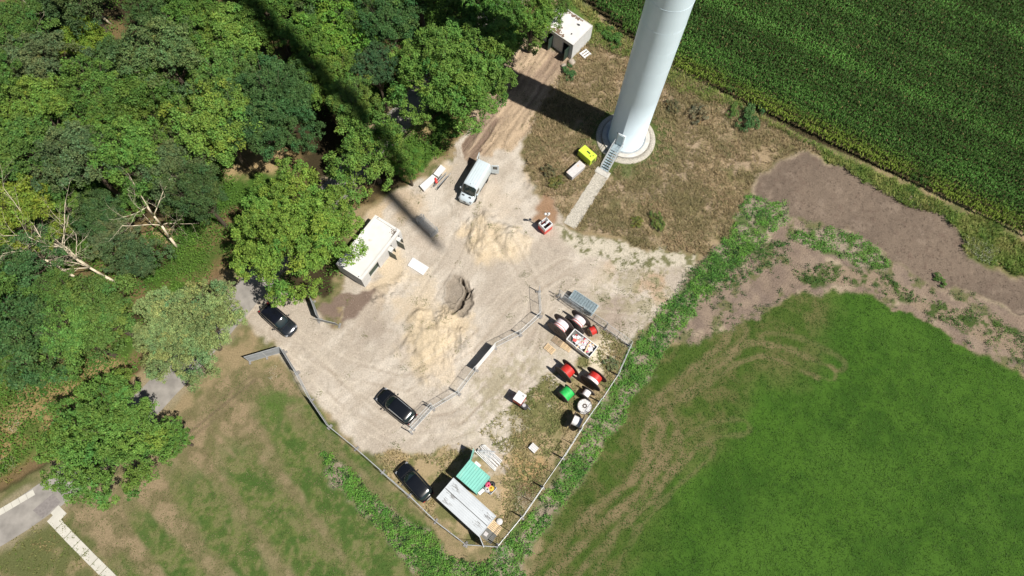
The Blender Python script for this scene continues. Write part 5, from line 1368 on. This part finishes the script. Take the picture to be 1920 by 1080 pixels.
# lone white sheet, boards, cables
def board(px4, z, th, name, lab, cat, m, group=None):
    q = [P(*c, z) for c in px4]; c = sum(q, Vector())/4
    mb = MB(); mb.prism([(v.x-c.x, v.y-c.y) for v in q], -th, 0); o = mb.build(name, m, bevel=.01); o.location = (c.x, c.y, z+.02); return tag(o, lab, cat, group)
board([(774, 482.5), (804, 501), (793, 516), (764, 497.5)], .12, .1, 'white_sheet', 'single white sheet lying flat in front of the white building', 'sheet', M_boxwht)
board([(786.5, 348), (811, 327), (820, 334), (795, 357.5)], .38, .3, 'white_board', 'lower left white board of the two lying beside the van', 'board', M_boxwht)
board([(812.5, 326), (826.5, 308.5), (835.5, 315.5), (822, 331.5)], .38, .3, 'white_board', 'upper right white board of the two lying beside the van', 'board', M_boxwht)
p = P(826, 338, .2); t = thing('profile_bundle', 'loose bundle of dark grey profiles lying behind the two white boards', 'bundle', (p.x, p.y, 0), head((808, 358), (840, 322)))
rr = random.Random(8)
for k in range(9):
    y = rr.uniform(-.45, .4); x0 = rr.uniform(-1.5, -.9); mb = MB(); mb.box(x0, x0+rr.uniform(1.8, 2.9), y-.03, y+.03, .05+k*.02, .09+k*.02, Matrix.Rotation(rr.gauss(0, .05), 4, 'Z')); mb.build('profile', (M_trim, M_galvd)[k % 2], t)
p = P(817.5, 339, .3); mb = MB(); mb.grid([[(x, .16*w*math.cos(q), .12*w*math.sin(q)) for q in [2*math.pi*i/14 for i in range(15)]] for x, w in ((-.42, .3), (-.3, 1), (.1, 1.1), (.35, .8), (.42, .2))]); o = mb.build('red_bag', M_boxred, smooth=True); o.location = (p.x, p.y, .4); o.rotation_euler = (0, 0, 1.9); tag(o, 'red bag lying between the white boards and dark profiles', 'bag')

# beam pile by the turquoise container
p = P(917, 857); t = thing('beam_pile', 'pile of weathered white beams in the yard above the turquoise container', 'beam pile', (p.x, p.y, 0), head((900, 844), (932, 876)))
rr = random.Random(2)
for k in range(9):
    y = -.6+k*.15; mb = MB(); ln = rr.uniform(1.2, 1.5); Mm = Matrix.Rotation(rr.gauss(0, .03), 4, 'Z')
    mb.box(-ln+rr.uniform(-.1, .2), ln, y-.055, y+.055, .05, .2+.1*(k % 2), Mm); mb.build('beam', M_woodw, t)
for k in range(3):
    mb = MB(); mb.box(-1.0, .7, -.05, .05, .33, .42, Matrix.Translation((-.4, -.1+.25*k, 0)) @ Matrix.Rotation(.25+.2*k, 4, 'Z')); mb.build('beam', M_galvd, t)
p = P(1000, 841); t = thing('small_crate', 'small grey slatted crate alone in the dry grass of the yard', 'crate', (p.x, p.y, 0), head((992, 838), (1003, 848)))
MB().box(-.42, .42, -.36, .36, .05, .45).build('body', M_grayb, t, bevel=.01)
for k in range(4): MB().box(-.44, .44, -.36+k*.2, -.22+k*.2, .452, .48).build('slat', M_woodw, t)

# ------------------------------------------------------------------ vehicles
def wheel_(t, x, y, r=.34, w=.23):
    s = 1 if y > 0 else -1
    mb = MB(); mb.lathe([(r*.55, -w/2), (r*.93, -w/2), (r, -w*.32), (r, w*.32), (r*.93, w/2), (r*.55, w/2)], 28, 'X'); o = mb.build('wheel', M_dark, t); o.rotation_euler = (0, 0, math.pi/2); o.location = (x, y, r)
    mb = MB(); mb.lathe([(.03, w*.42), (r*.58, w*.42), (r*.6, -w*.42), (.03, -w*.42)], 20, 'X', smooth=False); mb.build('rim', M_galv, o)
def carlike(name, lab, front_px, rear_px, L_, Wd, h, paint, roofm, rail=False, zmid=.6):
    f, r = P(*front_px, zmid), P(*rear_px, zmid); c = (f+r)/2; d = f-r
    t = thing(name, lab, 'car', (c.x, c.y, 0), math.atan2(d.y, d.x), 'parked cars'); hl = L_/2; w = Wd/2
    # body: stations (x, half width, shoulder height, top height)
    S = [(-hl, .55, .62, .72), (-hl+.06, .74, .80, .92), (-hl+.25, .90, .92, 1.0), (-hl*.6, .985, .93, 1.0), (-.2, 1.0, .92, .98), (hl*.32, .99, .90, .97), (hl*.55, .985, .84, .96), (hl*.8, .95, .76, .86), (hl-.28, .86, .68, .77), (hl-.08, .72, .60, .67), (hl, .5, .5, .56)]
    rows = []
    for x, ww, sh, tp in S:
        W_ = w*ww
        prof = [(-W_*.96, .24), (-W_, .38), (-W_*1.0, sh*.72), (-W_*.975, sh), (-W_*.86, tp-.015), (-W_*.5, tp+.015), (0, tp+.03)]
        rows.append([(x, y, z) for y, z in prof]+[(x, -y, z) for y, z in prof[::-1][1:]]+[])
    mb = MB(); mb.grid([r_+[r_[0]] for r_ in rows]); body = mb.build('body', paint, t, subsurf=1)
    # glasshouse
    zt = h; G = [(-hl+.20, .72, .98, .99), (-hl+.62, .76, .70, zt-.12), (-hl*.45, .80, .74, zt-.02), (0, .81, .75, zt), (hl*.13, .81, .735, zt-.03), (hl*.20, .82, .72, zt-.12), (hl*.50, .80, .78, .99)]
    rows = []
    for x, wb, wt, z in G:
        zb = .93
        rows.append([(x, -w*wb*1.06, zb), (x, -w*(wb*.45+wt*.55), zb+(z-zb)*.55), (x, -w*wt*.98, z-.02), (x, -w*wt*.6, z+.01), (x, 0, z+.02), (x, w*wt*.6, z+.01), (x, w*wt*.98, z-.02), (x, w*(wb*.45+wt*.55), zb+(z-zb)*.55), (x, w*wb*1.06, zb)])
    mb = MB(); mb.grid(rows); mb.build('windows', M_glass, t, subsurf=1)
    rows = []
    for x, k, z in ((-hl+.50, .66, zt-.155), (-hl+.72, .72, zt-.06), (-hl*.4, .745, zt+.0), (0, .75, zt+.018), (hl*.12, .735, zt-.005), (hl*.19, .70, zt-.07)):
        rows.append([(x, -w*k, z-.02), (x, -w*k*.9, z+.015), (x, -w*k*.5, z+.03), (x, 0, z+.036), (x, w*k*.5, z+.03), (x, w*k*.9, z+.015), (x, w*k, z-.02)])
    mb = MB(); mb.grid(rows, caps=False); mb.build('roof', roofm, t, subsurf=1)
    for s in (-1, 1):
        mb = MB(); mb.tube((-hl+.7, s*w*.74, zt+.03), (hl*.1, s*w*.735, zt+.03), .022, n=6); mb.build('roof_rail', M_galvd if rail else M_trim, t)
        mb = MB(); mb.box(hl*.24, hl*.24+.14, s*w*1.0 if s > 0 else -w*1.0-.22, s*w*1.0+.22 if s > 0 else -w*1.0, .95, 1.08); mb.build('mirror', M_trim, t, bevel=.03)
        mb = MB(); mb.box(hl-.40, hl-.16, s*w*.74-.16, s*w*.74+.12, .61, .755); mb.build('headlight', M_lamp, t, bevel=.04)
        mb = MB(); mb.box(-hl+.02, -hl+.10, s*w*.66-.16, s*w*.66+.06, .76, .86); mb.build('taillight', M_tail, t, bevel=.02)
        for x in (-hl+.85, hl-.9): wheel_(t, x, s*(w-.13))
        # door shut lines
    mb = MB(); mb.tube((hl*.535, -w*.74, 1.015), (hl*.535, w*.74, 1.015), .012, n=4)
    mb.tube((hl*.42, -w*.2, 1.12), (hl*.50, w*.35, 1.03), .010, n=4); mb.tube((hl*.44, -w*.7, 1.10), (hl*.51, -w*.12, 1.03), .010, n=4); mb.build('wipers', M_trim, t)
    for s in (-1, 1):
        mb = MB(); mb.tube((hl*.52, s*w*.72, .99), (hl-.32, s*w*.55, .83), .008, n=4); mb.build('hood_crease', M_trim, body)
    mb = MB(); mb.box(-hl-.01, -hl+.03, -.26, .26, .48, .60); mb.build('number_plate', M_boxwht, t)
    mb = MB(); mb.box(hl-.06, hl+.015, -w*.42, w*.42, .34, .5); mb.build('grille', M_trim, t, bevel=.01)
    return t
carlike('parked_car', 'black car with a mirror-bright windscreen parked at the site entrance below the oak', (548.5, 622.5), (496.5, 577.5), 4.75, 1.95, 1.55, M_carg, M_roofgl)
carlike('parked_car', 'black wagon parked on open sand at the lower end of the diagonal fence', (713.5, 738), (772.5, 787), 4.85, 1.95, 1.6, M_carb, M_carb, True)
carlike('parked_car', 'black car parked in the bottom corner beside the containers and left fence', (756, 881), (798, 927.5), 4.6, 1.9, 1.55, M_carb, M_carb)

def van():
    h = 2.55; r_ = P(907.6, 302, h); r0 = Vector((r_.x, r_.y, 0)); f0 = P(871, 380, .55); f0.z = 0
    d = (f0-r0); L_ = d.length; c = (f0+r0)/2; hl = L_/2; w = 1.0
    t = thing('delivery_van', 'silver panel van with both rear doors wide open on the sandy yard', 'van', (c.x, c.y, 0), math.atan2(d.y, d.x))
    hb = h-.06
    S = [(-hl, .98, hb-.02), (-hl+.1, 1.0, hb), (0, 1.0, hb), (hl*.30, .99, hb), (hl*.40, .97, hb-.04), (hl*.44, .95, hb-.14)]
    def prof(x, ww, z): 
        W_ = w*ww; return [(x, -W_*.98, .32), (x, -W_, .6), (x, -W_, 1.25), (x, -W_*.985, 1.6), (x, -W_*.90, z-.16), (x, -W_*.84, z-.03), (x, -W_*.72, z), (x, 0, z+.02), (x, W_*.72, z), (x, W_*.84, z-.03), (x, W_*.90, z-.16), (x, W_*.985, 1.6), (x, W_, 1.25), (x, W_, .6), (x, W_*.98, .32)]
    mb = MB(); mb.grid([prof(*s)+[prof(*s)[0]] for s in S], caps=False)
    # closed front under the windscreen: bonnet
    body = mb.build('cargo_body', M_van, t)
    rows = []
    for x, ww, sh, tp in ((hl*.44, .985, 1.2, 1.42), (hl*.60, .985, 1.12, 1.32), (hl*.74, .965, 1.02, 1.19), (hl*.88, .92, .92, 1.06), (hl*.96, .84, .80, .92), (hl, .70, .66, .76)):
        W_ = w*ww; p_ = [(-W_*.97, .28), (-W_, .5), (-W_*.99, sh*.85), (-W_*.96, sh), (-W_*.84, tp-.02), (-W_*.5, tp), (0, tp+.02)]
        rows.append([(x, y, z) for y, z in p_]+[(x, -y, z) for y, z in p_[::-1][1:]]+[(x, p_[0][0], p_[0][1])])
    mb = MB(); mb.grid(rows); mb.build('bonnet', M_van, t, subsurf=1)
    mb = MB(); rows = []
    for x, wb, z in ((hl*.435, .80, hb-.10), (hl*.52, .86, 2.05), (hl*.61, .90, 1.65), (hl*.675, .88, 1.30)):
        rows.append([(x-.10, -w*wb, z-.04), (x, -w*wb*.85, z+.02), (x+.03, -w*wb*.4, z+.04), (x+.04, 0, z+.05), (x+.03, w*wb*.4, z+.04), (x, w*wb*.85, z+.02), (x-.10, w*wb, z-.04)])
    mb.grid(rows, caps=False); mb.build('windscreen', M_glass, t, subsurf=1)
    for s in (-1, 1):
        mb = MB(); pts = [(hl*.43, s*w*.90, hb-.2), (hl*.60, s*w*.93, 1.62), (hl*.665, s*w*.955, 1.26), (hl*.60, s*w*.99, 1.18), (hl*.43, s*w*.99, 1.2)]
        q = [mb.bm.verts.new(p_) for p_ in pts]; mb.bm.faces.new(q); mb.build('cab_pillar', M_van, t)
        mb = MB(); mb.quad((hl*.22, s*w*.995+s*.008, 1.30), (hl*.56, s*w*.995+s*.005, 1.30), (hl*.50, s*w*.955, 1.85), (hl*.22, s*w*.965, 1.9)); mb.build('side_window', M_glass, t)
        mb = MB(); mb.box(hl*.50, hl*.50+.16, s*w*1.02 if s > 0 else -w*1.02-.2, s*w*1.02+.2 if s > 0 else -w*1.02, 1.3, 1.62); mb.build('mirror', M_van, t, bevel=.04)
        for x in (-hl+1.15, hl-1.05): wheel_(t, x, s*(w-.12), .36, .25)
        mb = MB(); mb.box(hl-.34, hl-.08, s*w*.74-.16, s*w*.74+.1, .72, .98); mb.build('headlight', M_lamp, t, bevel=.05)
        mb = MB(); mb.box(-hl*.95, hl*.2, s*w*1.0-.01 if s > 0 else -w*1.0-.025, s*w*1.0+.025 if s > 0 else -w*1.0+.01, .62, .76); mb.build('side_moulding', M_trim, t)
        mb = MB(); mb.box(hl*.74, hl*.80, s*.45-.16, s*.45+.16, 1.19, 1.215); mb.build('bonnet_vent', M_trim, t)
        # rear door: hinged at the rear corner, swung wide open
        ang = (math.radians(62) if s > 0 else math.radians(-118))
        Md = Matrix.Translation((-hl+.02, s*(w-.02), 0)) @ Matrix.Rotation(math.radians(180)-(s*math.radians(68) if s > 0 else -math.radians(10)), 4, 'Z')
        mb = MB(Md); mb.box(.02, .95, -.035, .035, .5, hb-.1); rd = mb.build('rear_door', M_van, t, bevel=.02)
        mb = MB(Md); mb.box(.2, .75, -.040, .040, 1.5, 2.1); mb.build('door_window', M_glass, rd)
    mb = MB()
    for i in range(5):
        y = -.6+i*.3; mb.box(-hl+.15, hl*.28, y-.035, y+.035, hb+.01, hb+.04)
    mb.build('roof_ribs', M_van, t, bevel=.01)
    mb = MB(); mb.tube((hl*.36, 0, hb), (hl*.34, 0, hb+.16), .03, .01); mb.build('antenna', M_trim, t)
    mb = MB(); mb.grid([[(hl*.955, y, .62), (hl*1.0+.01-abs(y)*.12, y, .62), (hl*1.0-.01-abs(y)*.12, y, .80), (hl*.94, y, .86)] for y in (-.55, -.3, 0, .3, .55)]); mb.build('grille', M_trim, t)
    mb = MB(); mb.box(-hl+.06, hl*.42, -.95, .95, .5, .55); mb.build('load_floor', M_woodd, t)
    mb = MB(); mb.box(-hl-.12, -hl+.02, -.9, .9, .38, .5); mb.build('rear_step', M_trim, t)
    mb = MB(); mb.box(hl*.3, hl*.34, -.9, .9, .55, 2.2); mb.build('bulkhead', M_contd, t)
    rr = random.Random(3); mb = MB()
    for k in range(7): x = -hl+.4+k*.45; mb.box(x, x+.35, -.85, -.4, .56, .9+rr.random()*.5); mb.box(x, x+.35, .45, .85, .56, .9+rr.random()*.6)
    mb.build('cargo_shelves', M_grayb, t)
van()
